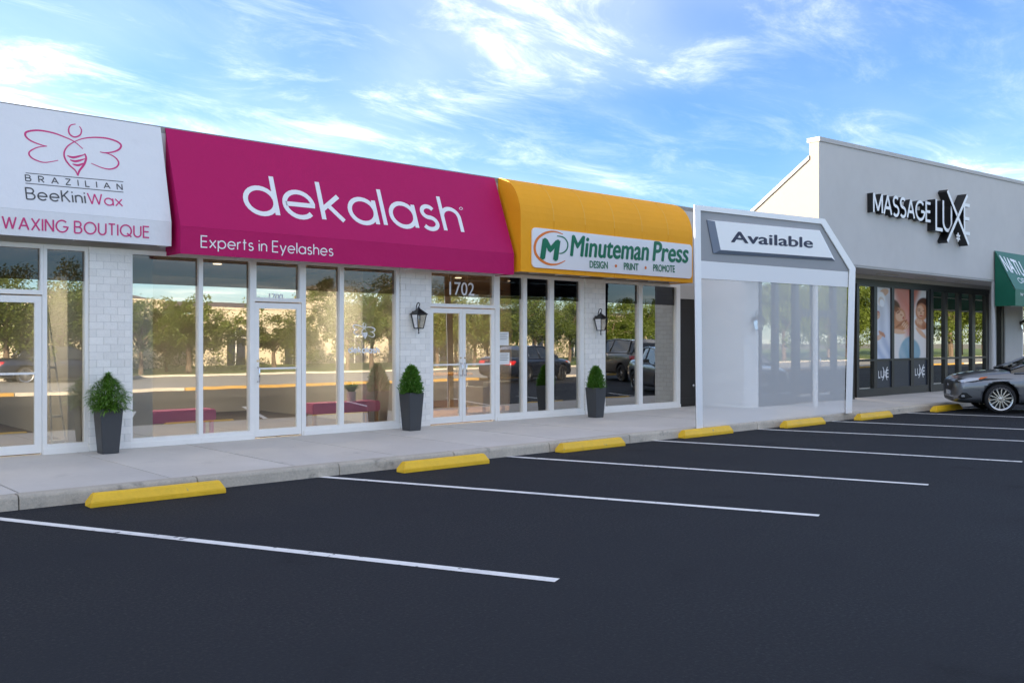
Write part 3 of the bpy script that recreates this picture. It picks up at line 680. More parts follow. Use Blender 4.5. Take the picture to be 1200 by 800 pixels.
# glazing: (px left, glass left, glass right, px right, type)
bays = [(1002.5, 1005.5, 1023, 1025, 'g'), (1025, 1026.5, 1043.5, 1045, 'p'), (1045, 1046.5, 1066, 1067.5, 'p'), (1067.5, 1069.5, 1085.5, 1088, 'p'),
        (1091, 1092.5, 1106, 1107.5, 'g'), (1107.5, 1109, 1122, 1123.7, 'g'), (1123.7, 1125.4, 1138, 1139.7, 'g'), (1139.7, 1141.4, 1154, 1157.5, 'g')]
Zb = .30; Zm = 1.13
for bi, (a, b, c, d, k) in enumerate(bays):
    x = [fx(p, YM) for p in (a, b, c, d)]
    g = MB(); g.ring((x[0], x[3], ZS, Zm), (x[1], x[2], .36, Zm - .03), YM - .04, YM + .06); o = g.build('window', M['darkframe'], UM)
    if k == 'g': pane(o, x[1], x[2], .36, Zm - .03, YM + .02, 'glassdk')
    else: MB().box(x[1], x[2], YM - .01, YM + .01, .36, Zm - .03).build('lower_panel', M['navy'], o)
    g = MB(); g.ring((x[0], x[3], Zm, 3.2), (x[1], x[2], Zm + .03, 3.14), YM - .04, YM + .06); o = g.build('window', M['darkframe'], UM)
    if k == 'g': pane(o, x[1], x[2], Zm + .03, 3.14, YM + .02, 'glassdk')
    else:
        # printed poster: flat print coloured per vertex
        nx, nz = 36, 110; x0, x1, z0, z1 = x[1], x[2], Zm + .03, 3.14; pi = bi - 1
        me = bpy.data.meshes.new('poster'); vs_, fs_, cs = [], [], []
        def lerp3(p, q, t): return tuple(p[i] + (q[i] - p[i]) * t for i in range(3))
        def sstep(e0, e1, v): t = max(0, min(1, (v - e0) / (e1 - e0))); return t * t * (3 - 2 * t)
        def ell(u, v, cu, cv, ru, rv, rot=0, soft=.13):
            du, dv = u - cu, (v - cv) * 3.3; du, dv = du * math.cos(rot) + dv * math.sin(rot), -du * math.sin(rot) + dv * math.cos(rot)
            return 1 - sstep(1 - soft, 1 + soft, math.hypot(du / ru, dv / (rv * 3.3)))
        skin = (.62, .33, .20); skl = (.76, .52, .38); white_ = (.72, .73, .76); towel = (.82, .78, .74); blue = (.33, .50, .58); brown = (.16, .075, .045); red_ = (.42, .13, .09)
        for jz in range(nz + 1):
            for ix in range(nx + 1):
                u, v = ix / nx, jz / nz
                vs_.append((x0 + (x1 - x0) * u, YM + .005, z0 + (z1 - z0) * v))
                fold = .5 + .5 * math.sin(9 * u + 14 * v + 2.2 * math.sin(6 * v + pi)); dk = (.30, .13, .07); lip = (.55, .16, .13)
                def put(c_, col_, *e, k=1.0): return lerp3(c_, col_, k * ell(u, v, *e))
                if pi == 0:
                    c_ = lerp3((.52, .60, .74), (.74, .70, .68), v); c_ = lerp3(c_, (.86, .87, .90), .55 * fold)
                    c_ = put(c_, skl, .55, .93, .35, .05, .3); c_ = put(c_, (.88, .86, .85), .30, .84, .34, .10, .5); c_ = put(c_, (.80, .70, .62), .38, .80, .20, .07, .5); c_ = put(c_, (.90, .89, .90), .42, .78, .16, .055, .5)
                    c_ = put(c_, lip, .14, .635, .13, .035, .2, k=.8); c_ = put(c_, skl, .10, .60, .2, .05, .4, k=.8)
                    for q in range(3): c_ = put(c_, skin, .30 + .12 * q, .36 - .012 * q, .07, .045, .7, k=.8)
                    c_ = put(c_, skl, .22, .30, .22, .035, .4, k=.8)
                elif pi == 1:
                    c_ = lerp3(towel, (.72, .34, .26), sstep(.1, .7, u + (v - 1) * 1.3 + .45)); c_ = lerp3(c_, white_, .4 * fold * (1 - v))
                    c_ = put(c_, brown, .02, .72, .42, .12, -.6); c_ = put(c_, skin, .30, .60, .46, .125, .55); c_ = put(c_, dk, .20, .70, .3, .035, -.7, k=.8)
                    c_ = put(c_, skl, .42, .61, .26, .08, .5); c_ = put(c_, dk, .33, .655, .13, .006, .4); c_ = put(c_, dk, .36, .675, .15, .006, .5, k=.7); c_ = put(c_, lip, .62, .585, .07, .012, 1.2); c_ = put(c_, (.45, .22, .13), .50, .625, .04, .02, 1.2, k=.7)
                    c_ = put(c_, skin, .46, .46, .52, .07, .35); c_ = put(c_, (.40, .18, .10), .52, .50, .40, .018, .5, k=.8); c_ = put(c_, skl, .30, .385, .46, .035, -.1)
                    for q in range(4): c_ = put(c_, skl, .62 + .09 * q, .50 - .020 * q, .05, .04, -.8); c_ = put(c_, dk, .665 + .09 * q, .50 - .020 * q, .012, .035, -.8, k=.5)
                    c_ = put(c_, blue, .85, .13, .42, .20, -.5); c_ = lerp3(c_, white_, .30 * fold * sstep(.32, .2, v))
                else:
                    c_ = lerp3(towel, (.66, .30, .22), sstep(.0, .5, .55 - u + (v - .85) * 1.5)); c_ = lerp3(c_, white_, .35 * fold * (1 - v))
                    c_ = put(c_, brown, .74, .79, .46, .10, .3); c_ = put(c_, skin, .66, .68, .44, .13, .15); c_ = put(c_, skl, .58, .69, .26, .09, .15)
                    c_ = put(c_, dk, .46, .70, .12, .006, -.2); c_ = put(c_, dk, .46, .725, .14, .006, -.2, k=.7); c_ = put(c_, dk, .82, .70, .10, .006, .2); c_ = put(c_, (.45, .22, .13), .62, .665, .05, .02, 0, k=.7); c_ = put(c_, lip, .62, .625, .13, .010, 0)
                    c_ = put(c_, skin, .62, .50, .46, .075, -.3)
                    for q in range(4): c_ = put(c_, skl, .34 + .12 * q, .545 - .008 * q, .055, .05, .35); c_ = put(c_, dk, .405 + .12 * q, .54 - .008 * q, .012, .045, .35, k=.6)
                    c_ = put(c_, (.45, .20, .12), .80, .47, .12, .05, .5, k=.7); c_ = put(c_, skl, .62, .37, .46, .035, -.6); c_ = put(c_, blue, .10, .12, .42, .17, .6)
                cs.append((c_[0] ** 1.35, c_[1] ** 1.4, c_[2] ** 1.4, 1))
        for jz in range(nz):
            for ix in range(nx):
                q = jz * (nx + 1) + ix; fs_.append((q, q + 1, q + nx + 2, q + nx + 1))
        org = ORG[UM.name]; me.from_pydata([tuple(Vector(v) - org) for v in vs_], [], fs_)
        ca = me.color_attributes.new('print', 'FLOAT_COLOR', 'POINT'); ca.data.foreach_set('color', [c for q in cs for c in q])
        if 'poster_print' not in MATS:
            pm = bpy.data.materials.new('poster_print'); pm.use_nodes = True; MATS['poster_print'] = pm
            at = N(pm.node_tree, 'ShaderNodeVertexColor', layer_name='print'); bs = pm.node_tree.nodes['Principled BSDF']; L(pm.node_tree, at.outputs[0], bs.inputs['Base Color']); bs.inputs['Roughness'].default_value = .25; bs.inputs['Specular IOR Level'].default_value = .3
        me.materials.append(MATS['poster_print']); po = bpy.data.objects.new('poster', me); COL.objects.link(po); po.parent = o
        po['label'] = ['spa poster of a pale towel-wrapped figure', 'spa poster of a reclining client on white towels', 'spa poster of a face resting on folded hands'][pi]
        g = MB(); g.box(x0, x1, YM + .007, YM + .02, z0, z1).build('backing', M['navy'], o)
MB().box(fx(1088, YM), fx(1091, YM), YM - .07, YM + .06, ZS, 3.2).build('door_post', M['darkframe'], UM)
for (a, b) in ((1027, 1043), (1070, 1085)):                      # small logo on the lower panels
    g = MB(); pl = (Vector((0, YM - .012, 0)), Vector((0, -1, 0))); m_ = (a + b) / 2
    y0 = 443 if a < 1040 else 440
    text_px(g, 'LU', (a + 2.2, y0), (m_ + .5, y0 - .6), (a + 2.2, y0 - 9), pl, sw=.13, gap=.06)
    draw_px(g, [(m_ - .5, y0 - 13), (m_ + 4.4, y0 + 2)], 1.1, pl, smooth=False, lay=2); draw_px(g, [(m_ + 4.8, y0 - 13), (m_ - 1.0, y0 + 2.5)], 1.1, pl, smooth=False, lay=3)
    text_px(g, 'E', (m_ + 3.4, y0 - .8), (m_ + 6.4, y0 - 1.1), (m_ + 3.4, y0 - 10), pl, sw=.14, lay0=4)
    g.build('logo_lettering', M['signwhite'], UM)
# walls at the far end, beneath the green awning
MB().box(fx(1157.6, YM), fx(1163.8, YM), YM - .1, YM + .3, ZS, 3.32).build('wall', M['stucco'], UM)
# column pipes under the fascia
col_ = []
for i, (x, lab) in enumerate(((XM - .08, 'slim white round column standing behind the milky panel'), (XR + .1, 'slim grey round column under the left end of the green awning'))):
    g = MB(); g.bar((x, -1.95, ZS), (x, -1.95, 3.5 if i else 3.29), .06, 20)
    o = g.build('column', M['frame'] if i == 0 else M['fasciag'], loc=(x, -1.95, ZS), smooth=False); tag(o, lab, 'column', 'slim columns along the covered walk')

# ---- natural-goods shop at far right
XG = fx(1160, YM); UG = empty('shop_building', (XG, YM, ZS), 'shopfront under the green awning at the right edge, beige wall and white window frame', 'building')
MB().box(fx(1174.5, YM), fx(1194.5, YM), YM - .1, YM + .2, ZS, 3.45).build('wall', M['head'], UG)
MB().box(fx(1171.5, YM), fx(1174.4, YM), YM - .06, YM + .1, ZS, 3.3).build('door_post', M['darkframe'], UG)
pane(UG, fx(1164, YM), fx(1171.4, YM), ZS, 3.3, YM + .03, 'glassdk')
x0 = fx(1194.6, YM)
for k in range(3):
    a = x0 + k * 2.2; g = MB(); g.ring((a, a + 2.2, ZS, 3.3), (a + .30, a + 2.1, .4, 3.1), YM - .02, YM + .1); o = g.build('window', M['frame'], UG); pane(o, a + .30, a + 2.1, .4, 3.1, YM + .04, 'glass')
MB().box(x0 + 6.6, XEND, YM, YM + .25, ZS, 3.45).build('wall', M['head'], UG)
MB().box(XG, XEND, YM - .0, YM + .2, 3.452, 3.6).build('wall_head', M['head'], UG)
room(UG, XG + .2, x0 + 6.6, y0=YM + .26, zc=3.3)

downlights(UA, (1.5, 3.4), 2.0, 2.98, 16)
downlights(UB, (5.6, 7.0, 8.6), 2.0, 2.98, 16)
downlights(UC, (10.6, 12.3, 13.8, 15.8), 2.0, 2.98, 16)
downlights(UV, (19.5, 21.5), 1.5, 3.2, 14)
downlights(UM, (24.5, 27, 30), 1.2, 3.25, 14)

# ================================================================== AWNINGS
def slab_quad(mb, a, b, c, d, th):
    nn = (Vector(b) - Vector(a)).cross(Vector(d) - Vector(a)).normalized() * th
    mb.prism([a, b, c, d], -nn)
def awning(name, label, cat, x0, x1, zt, zc, zb, yf, m, ytop=0., ends=(1, 1), seams=(), group=None, ridge=None):
    r = empty(name, (x0, ytop, zb), label, cat, group)
    g = MB(); slab_quad(g, (x0, yf, zc), (x1, yf, zc), (x1, ytop - .004, zt), (x0, ytop - .004, zt), .016); g.build('cover', m, r)
    g = MB(); g.box(x0, x1, yf, yf + .016, zb, zc - .002); g.build('valance', m, r)
    for e, x in ((0, x0 + .004), (1, x1 - .014)):
        if ends[e]:
            g = MB(); g.prism([(x, ytop - .005, zt - .06), (x, yf + .02, zc - .03), (x, yf + .018, zb + .003), (x, ytop - .005, zb + .003)], (.01, 0, 0)); g.build('end_panel', m, r)
    for x in seams:
        g = MB(); d = Vector((0, yf - ytop, zc - zt)).normalized(); nn = Vector((0, d.z, -d.y)); 
        if nn.y > 0: nn = -nn
        a = Vector((x, ytop, zt)) + nn * .0015 + d * .02; b = Vector((x, yf, zc)) + nn * .0015 - d * .01
        g.prism([a, b, b + Vector((.012, 0, 0)), a + Vector((.012, 0, 0))], nn * .0012); g.build('seam', m, r)
    g = MB(); g.bar((x0 + .03, yf + .035, zb + .03), (x1 - .03, yf + .035, zb + .03), .014); g.bar((x0 + .03, yf + .035, zc - .04), (x1 - .03, yf + .035, zc - .04), .014)
    k = int((x1 - x0) / 1.2) + 1
    for i in range(k + 1):
        x = x0 + .05 + (x1 - x0 - .1) * i / k
        g.bar((x, ytop - .03, zb + .03), (x, yf + .035, zb + .03), .012); g.bar((x, yf + .035, zb + .03), (x, yf + .035, zc - .04), .012)
    g.build('frame', M['frame'], r)
    nn = Vector((0, zc - zt, -(yf - ytop))).normalized()
    if nn.y > 0: nn = -nn
    return r, (Vector((0, ytop, zt)), nn), (Vector((0, yf, 0)), Vector((0, -1, 0)))
XW = fx(188)
AW, plA, pvA = awning('awning', 'white sloped awning with bee emblem and waxing boutique lettering', 'awning', -4, XW, 4.72, 3.32, 2.98, -.40, M['white'])
g = MB(); text_px(g, 'WAXING BOUTIQUE', (2, 268.3), (175.3, 279.4), (2, 252.4), pvA, sw=.115, gap=.12); g.build('lettering', M['pinkink'], AW)
g = MB(); text_px(g, 'BRAZILIAN', (29.5, 212.5), (144, 223.2), (29.5, 204.6), plA, sw=.13, gap=.75); g.build('lettering', M['greyink'], AW)
g = MB(); draw_px(g, [(30, 202.8), (144.5, 213.2)], .8, plA, smooth=False); draw_px(g, [(29.8, 214.8), (144.5, 225.4)], .8, plA, smooth=False); g.build('rule', M['greyink'], AW)
g = MB(); text_px(g, 'BeeKini', (30.5, 234), (101, 239), (30.5, 219.5), plA, sw=.10, gap=.12); g.build('lettering', M['greyink'], AW)
g = MB(); text_px(g, 'Wax', (103, 239.5), (144.5, 242.6), (103, 225.8), plA, sw=.10, gap=.08); g.build('lettering', M['pinkink'], AW)
# bee emblem, traced
def zz_(p): return (20 + p[0] / 7.27, 140 + p[1] / 7.27)
def bee(mb, pl, T, wd, alt=0):
    S = lambda L_: [T(p) for p in L_]
    draw_px(mb, S([(560,252),(485,190),(400,150),(300,115),(180,95),(90,105),(68,130),(90,165),(140,195),(215,222),(255,230)]), wd, pl, taper=.6, lay=1)
    draw_px(mb, S([(255,230),(180,238),(120,265),(100,292),(120,325),(170,352),(240,368),(350,350)]), wd * .8, pl, taper=.6, lay=2)
    draw_px(mb, S([(490,190),(560,165),(650,155),(760,162),(850,190),(885,222),(870,255),(820,278),(750,286),(705,278)]), wd, pl, taper=.6, lay=3)
    draw_px(mb, S([(705,278),(780,295),(840,330),(865,372),(845,408),(790,425),(720,412),(630,375)]), wd * .8, pl, taper=.6, lay=4)
    draw_px(mb, S([(530,60),(548,95),(535,135),(490,152),(450,130),(438,90),(455,52),(498,42)]), wd * .8, pl, taper=.5, lay=5)
    draw_px(mb, S([(490,190),(430,230),(400,285),(410,340),(450,395),(495,435),(517,480)]), wd * .8, pl, taper=.4, lay=6)
    draw_px(mb, S([(575,292),(588,330),(570,385),(530,440),(517,480)]), wd * 1.1, pl, taper=.4, lay=0)
    for a in ([(425,308),(480,325),(578,300)], [(450,345),(500,358),(582,335)], [(470,380),(520,392),(570,372)]): draw_px(mb, S(a), wd * 1.2, pl, taper=.9, lay=2)
g = MB(); bee(g, plA, zz_, 2.0); g.build('bee_emblem', M['pinkink'], AW)

XP1 = fx(579.5)
AP, plP, pvP = awning('awning', 'long magenta sloped awning with large white eyelash shop lettering', 'awning', XW + .07, XP1, 4.72, 3.26, 2.87, -.55, M['pink'])
g = MB(); text_px(g, 'dekalash', (288, 251.6), (545, 274.4), (292.5, 201.5), plP, sw=.105, gap=.09); g.build('lettering', M['signwhite'], AP)
g = MB(); draw_px(g, [(538, 244.5), (540, 243), (542, 244.5), (540, 246)], .5, plP, closed=True); g.build('registered_mark', M['signwhite'], AP)
g = MB(); text_px(g, 'Experts in Eyelashes', (235, 290.2), (390.5, 300.4), (235, 275.6), pvP, sw=.095, gap=.11); g.build('lettering', M['signwhite'], AP)

# orange barrel awning
XO0, XO1 = XP1 + .08, fx(812, -.65)
AO = empty('barrel_awning', (XO0, 0, 2.92), 'orange barrel-curved awning above the 1702 shop windows', 'awning')
yf, zb, zc, zt = -.65, 2.93, 3.93, 4.73
prof = [(yf, zb), (yf, zc)] + [(yf * math.cos(R(t)) - .0, zc + (zt - zc) * math.sin(R(t))) for t in range(9, 91, 9)] 
npan = 6; wid = (XO1 - XO0) / npan
for i in range(npan):
    a, b = XO0 + i * wid, XO0 + (i + 1) * wid - .006
    g = MB(); k = 0
    for (y, z) in prof: g.v += [(a, y, z), (b, y, z)]
    for j in range(len(prof) - 1): g.f.append((2*j, 2*j+1, 2*j+3, 2*j+2)); g.m.append(0)
    inner = [(y + .014 * (1 if y < -.6 else .7), z - .014 * (z > zc)) for y, z in prof]
    k = len(g.v)
    for (y, z) in inner: g.v += [(a, y, z), (b, y, z)]
    for j in range(len(prof) - 1): g.f.append((k+2*j, k+2*j+2, k+2*j+3, k+2*j+1)); g.m.append(0)
    for s_ in (0, 1):
        for j in range(len(prof) - 1): g.f.append((2*j+s_, 2*j+2+s_, k+2*j+2+s_, k+2*j+s_)); g.m.append(0)
    g.f.append((0, 1, k + 1, k)); g.m.append(0)
    g.build('panel', M['orange'], AO)
    if i:
        g = MB(); w_ = .018
        for (y, z) in prof: g.v += [(a - .012, y - .003, z + .003 * (z > zc)), (a + w_ - .012, y - .003, z + .003 * (z > zc))]
        for j in range(1, len(prof) - 1): g.f.append((2*j, 2*j+1, 2*j+3, 2*j+2)); g.m.append(0)
        g.build('seam', M['seam'], AO, fix=False)
for x in (XO0 + .006, XO1 - .02):
    g = MB(); g.prism([(x, y + (.012 if y < -.3 else .0), z - (.02 if z > zc else 0)) for y, z in prof] + [(x, -.002, zb)], (.012, 0, 0)); g.build('end_panel', M['orange'], AO)
g = MB(); g.bar((XO0 + .03, yf + .05, zb + .04), (XO1 - .03, yf + .05, zb + .04), .015)
for i in range(8):
    x = XO0 + .06 + (XO1 - XO0 - .12) * i / 7; g.bar((x, -.03, zb + .04), (x, yf + .05, zb + .04), .013)
g.build('frame', M['frame'], AO)
# sign board on the orange awning
plO = (Vector((0, yf - .03, 0)), Vector((0, -1, 0)))
SG = empty('shop_sign', onY(625, 306, yf) , 'white rounded sign board with green print shop lettering, on the orange awning', 'sign')
def rrect(x0, x1, z0, z1, y, r=.09, n=5):
    P = []
    for cx, cz, a0 in ((x1 - r, z1 - r, 0), (x0 + r, z1 - r, 90), (x0 + r, z0 + r, 180), (x1 - r, z0 + r, 270)):
        for i in range(n + 1): t = R(a0 + 90 * i / n); P.append((cx + r * math.cos(t), y, cz + r * math.sin(t)))
    return P
sx0, sx1 = fx(622.5, yf), fx(809.5, yf); sz0, sz1 = 3.02, onY(630, 266, yf).z - .02
g = MB(); g.prism(rrect(sx0, sx1, sz0, sz1, yf - .03), (0, .027, 0)); g.build('board', M['signwhite'], SG)
g = MB(); font_px(g, 'Minuteman', (668.5, 299.5), (759.0, 304.9), (671, 276), plO, .032, .16)
g.build('lettering', M['greenink'], SG); g = MB(); font_px(g, 'Press', (765, 305.2), (805.5, 307.6), (767, 283.2), plO, .032, .16); g.build('lettering', M['greenink'], SG)
for wd_ in (('DESIGN', (691, 313.6), (712, 314.8), (691, 305.6)), ('PRINT', (731, 315.9), (748, 316.8), (731, 308.0)), ('PROMOTE', (765.5, 317.6), (790.5, 319), (765.5, 309.8))):
    g = MB(); font_px(g, *wd_, plO, .03); g.build('lettering', M['greenink'], SG)
for c in ((721.7, 311.6), (756.5, 313.8)):
    P = onY(*c, yf - .03); g = MB(); g.bar(P, P + Vector((0, -.004, 0)), .032, 14); g.build('dot', M['orangeink'], SG)
def q_(p): return (600 + p[0] / 5.454, 260 + p[1] / 5.454)
g = MB(); draw_px(g, [q_(p) for p in [(325,78),(270,62),(215,70),(165,105),(145,155),(152,205),(185,245),(235,270),(290,270),(340,248)]], 3.6, plO, taper=.8); g.build('orange_swoosh', M['orangeink'], SG)
g = MB(); draw_px(g, [q_(p) for p in [(288,90),(330,100),(355,135),(350,175),(325,198),(300,202)]], 1.8, plO, taper=.4, lay=2); g.build('green_swoosh', M['greenink'], SG)
g = MB(); font_px(g, 'M', q_((186,234)), q_((284,244)), q_((196,108)), plO, .055, .17, depth=.006); g.build('letter_mark', M['greenink'], SG)

# green awning
AG, plG, pvG = awning('awning', 'dark green sloped awning with white lettering at the right edge', 'awning', XR + .02, XR + 9, 4.38, 3.20, 2.70, -2.62, M['green'], ytop=-2.035)
g = MB(); font_px(g, 'NATU', (1180, 317.5), (1203, 324.5), (1176, 301), plG, .03); g.build('lettering', M['signwhite'], AG)
g = MB(); text_px(g, 'OR', (1194.5, 331.5), (1203, 333), (1194, 325.5), plG, sw=.13, gap=.1); g.build('lettering', M['signwhite'], AG); g = MB(); text_px(g, 'ww', (1195.5, 346.5), (1203, 348), (1195.5, 341), pvG, sw=.15, gap=.1); g.build('lettering', M['signwhite'], AG)

# ================================================================== MASSAGE SIGN (channel letters)
plM = (Vector((0, YF, 0)), Vector((0, -1, 0)))
def chan(mb, s, p0, p1, pa, dep, sw, gap=.1):
    pl = (Vector((0, YF - dep, 0)), Vector((0, -1, 0)))
    b0 = len(mb.v); text_px(mb, s, p0, p1, pa, pl, sw=sw, gap=gap, depth=.003, mi=0, mside=1)
SMG = empty('channel_letter_sign', onY(1020, 250, YF), 'white faced, black sided raised letters on the grey stucco wall', 'sign')
def channel_text(s, p0, p1, pa, dep, sw, gap=.1, name='letter'):
    pl = (Vector((0, YF - dep, 0)), Vector((0, -1, 0)))
    P0, Nn = pl; a = onplane(*p0, P0, Nn); b = onplane(*p1, P0, Nn); c = onplane(*pa, P0, Nn)
    U = (b - a); Wd = U.length; U.normalize(); V = Nn.cross(U).normalized()
    if V.z < 0: V = -V
    H = abs((c - a).dot(V)); gl, tot = layout(s, sw, gap, False); sx = Wd / (tot * H)
    for x0, (gw, strokes) in gl:
        g = MB()
        for li, st in enumerate(split_sharp(strokes)):
            pts = [((x0 + p[0]) * sx, sw / 2 + p[1] * (1 - sw)) for p in st]
            closed = len(st) > 4 and (Vector(st[0]) - Vector(st[-1])).length < 1e-4
            if closed: pts = pts[:-1]
            ribbon(g, [(p[0] * H, p[1] * H) for p in pts], sw * H * .9, (a + Vector((0, dep - .004, 0)), U, V, Nn), dep, closed, li * 2, 0, 1)
        g.build(name, [M['signwhite'], M['black']], SMG)
channel_text('MASSAGE', (1023.0, 250.3), (1091.2, 261.2), (1024, 224.2), .15, .15, .03)
channel_text('L', (1096, 270.3), (1105.5, 272), (1096, 231), .22, .115)
channel_text('U', (1104.5, 271.5), (1115.8, 273.3), (1104.5, 232.5), .21, .115)
channel_text('E', (1129.6, 275.2), (1137.2, 276.2), (1129.6, 237.8), .20, .115)
for li, (a, b) in enumerate((((1110.2, 223.5), (1135.2, 286.6)), ((1133.6, 229.0), (1110.2, 283.0)))):
    dp = .25 + .012 * li; pl = Vector((0, YF - dp, 0)); A, B = onplane(*a, pl, Vector((0,-1,0))), onplane(*b, pl, Vector((0,-1,0)))
    g = MB(); U = Vector((1,0,0)); V = Vector((0,0,1)); Nn = Vector((0,-1,0)); O = A + Vector((0, dp - .004, 0))
    ribbon(g, [(0, 0), ((B-A).x, (B-A).z)], .10, (O, U, V, Nn), dp, False, 0, 0, 1); g.build('letter_stroke', [M['signwhite'], M['black']], SMG)
g = MB(); c0 = onY(1123.3, 278, YF - .27)
for k in range(6):
    t = R(90 + 60 * k); u = Vector((math.cos(t), 0, math.sin(t))); s_ = Vector((-math.sin(t), 0, math.cos(t)))
    g.prism([c0 + u * .015, c0 + u * .07 + s_ * .03, c0 + u * .13, c0 + u * .07 - s_ * .03], (0, .03, 0))
g.build('flower_emblem', M['signwhite'], SMG)

# ================================================================== FLAT OVERLAY GRAPHIC, BUILT AS AN ADDED WHITE FRAME WITH MILKY PANEL
YO = -3.5
def q3(px, py, dy=0): return onY(px, py, YO + dy)
FR = empty('overlay_frame', q3(820, 502), 'overlay graphic built as a tall white frame with clipped corner and milky panel before the vacant shop', 'frame')
outer = [(817, 500.6), (814, 240), (966.8, 256.6), (1002.6, 314), (998.6, 488)]
inner = [(823.6, 500.6), (821, 246.6), (963, 262.4), (995.8, 316.3), (992, 488.4)]
names = ['post', 'top_rail', 'sloped_rail', 'post']
for i in range(4):
    a, b, c, d = [q3(*p) for p in (outer[i], outer[i+1], inner[i+1], inner[i])]
    if i in (0,): a.z = d.z = ZS
    if i == 3: b.z = c.z = ZS
    g = MB(); g.prism([a, b, c, d], (0, .022, 0)); g.build(names[i], M['framewhite'], FR)
    g = MB(); g.prism([p + Vector((0, .0225, 0)) for p in (a, b, c, d)], (0, .006, 0)); g.build('backing', M['dark'], FR)
def panel(pts, m, name, y0=.03, th=.02):
    g = MB(); P = [onY(px, py, YO) + Vector((0, y0, 0)) for px, py in pts]; g.prism(P, (0, th, 0)); o = g.build(name, m, FR)
    g = MB(); g.prism([p + Vector((0, th + .0005, 0)) for p in P], (0, .006, 0)); g.build('backing', M['dark'], FR); return o
panel([(821.9, 304.9), (821, 246.6), (963, 262.4), (995.8, 316.3), (995.5, 318)], M['boardgrey'], 'grey_panel')
panel([(822.2, 326), (821.9, 305.2), (995.5, 318.3), (995.1, 336.4)], M['bandwhite'], 'white_band')
P = [q3(*p) for p in [(822.3, 326.3), (995.1, 336.6), (992, 488.4), (823.6, 500.6)]]; P[2].z = ZS + .01; P[3].z = ZS + .01
g = MB(); g.poly([p + Vector((0, .045, 0)) for p in P]); o = g.build('milky_panel', M['film'], FR, fix=False)
if o.data.polygons[0].normal.y > 0: o.data.flip_normals()
# board of the overlay graphic
AB = empty('overlay_board', q3(838, 297), 'white Available board with slate edge, part of the overlay graphic on the white frame', 'sign')
o4 = [(829.3, 257.6), (961.3, 270), (979.3, 305.4), (837, 297)]; i4 = [(835.8, 259.6), (957.8, 271.4), (972.8, 302.2), (842.6, 293)]
g = MB(); A4 = [q3(*p) + Vector((0, .012, 0)) for p in o4]; B4 = [q3(*p) + Vector((0, -.035, 0)) for p in i4]; C4 = [q3(*p) + Vector((0, .03, 0)) for p in o4]
k = len(g.v); g.v += [tuple(p) for p in C4 + A4 + B4]
for i in range(4):
    j = (i + 1) % 4; mi = 1 if i in (2, 3) else 0
    g.f.append((i, j, 4 + j, 4 + i)); g.m.append(mi); g.f.append((4 + i, 4 + j, 8 + j, 8 + i)); g.m.append(mi)
g.f.append((8, 9, 10, 11)); g.m.append(0); g.f.append((3, 2, 1, 0)); g.m.append(0)
g.build('board', [M['framewhite'], M['slate']], AB)
g = MB(); font_px(g, 'Available', (857, 283.6), (952, 290.3), (859.5, 271.3), (Vector((0, YO - .035, 0)), Vector((0, -1, 0))), .024); g.build('lettering', M['navyink'], AB)

# ================================================================== LETTERING ON GLASS
g = MB(); plg = (Vector((0, .028, 0)), Vector((0, -1, 0)))
font_px(g, '1702', (526.5, 345.2), (555.5, 346.4), (526.5, 330.2), plg, .006); g.build('house_number', M['signwhite'], UC)
g = MB(); font_px(g, '1700', (315.5, 350.6), (331.6, 351.4), (315.5, 344), plg, .02); g.build('house_number', M['signwhite'], UB)
g = MB(); text_px(g, 'dekalash', (408, 413.5), (444.5, 414.0), (410, 405.4), plg, sw=.18, gap=.08); g.build('lettering', M['signwhite'], UB)
g = MB(); bee(g, plg, lambda p: (411.5 + p[0] * .0315, 376.5 + p[1] * .0430), 1.15); g.build('bee_emblem', M['signwhite'], UB)
for (a, b, c, d) in ((585, 596, 389, 404.5), (585, 597, 413, 427)):
    p, q = onY(a, d, .024), onY(b, c, .024); MB().box(p.x, q.x, .022, .0285, p.z, q.z).build('notice', M['paper'], UC)
    g = MB()
    for k in range(4): z = q.z - .03 - .035 * k; g.box(p.x + .02, q.x - .03 - .02 * (k % 2), .0205, .0215, z - .008, z)
    g.build('notice_print', M['greyink'], UC)

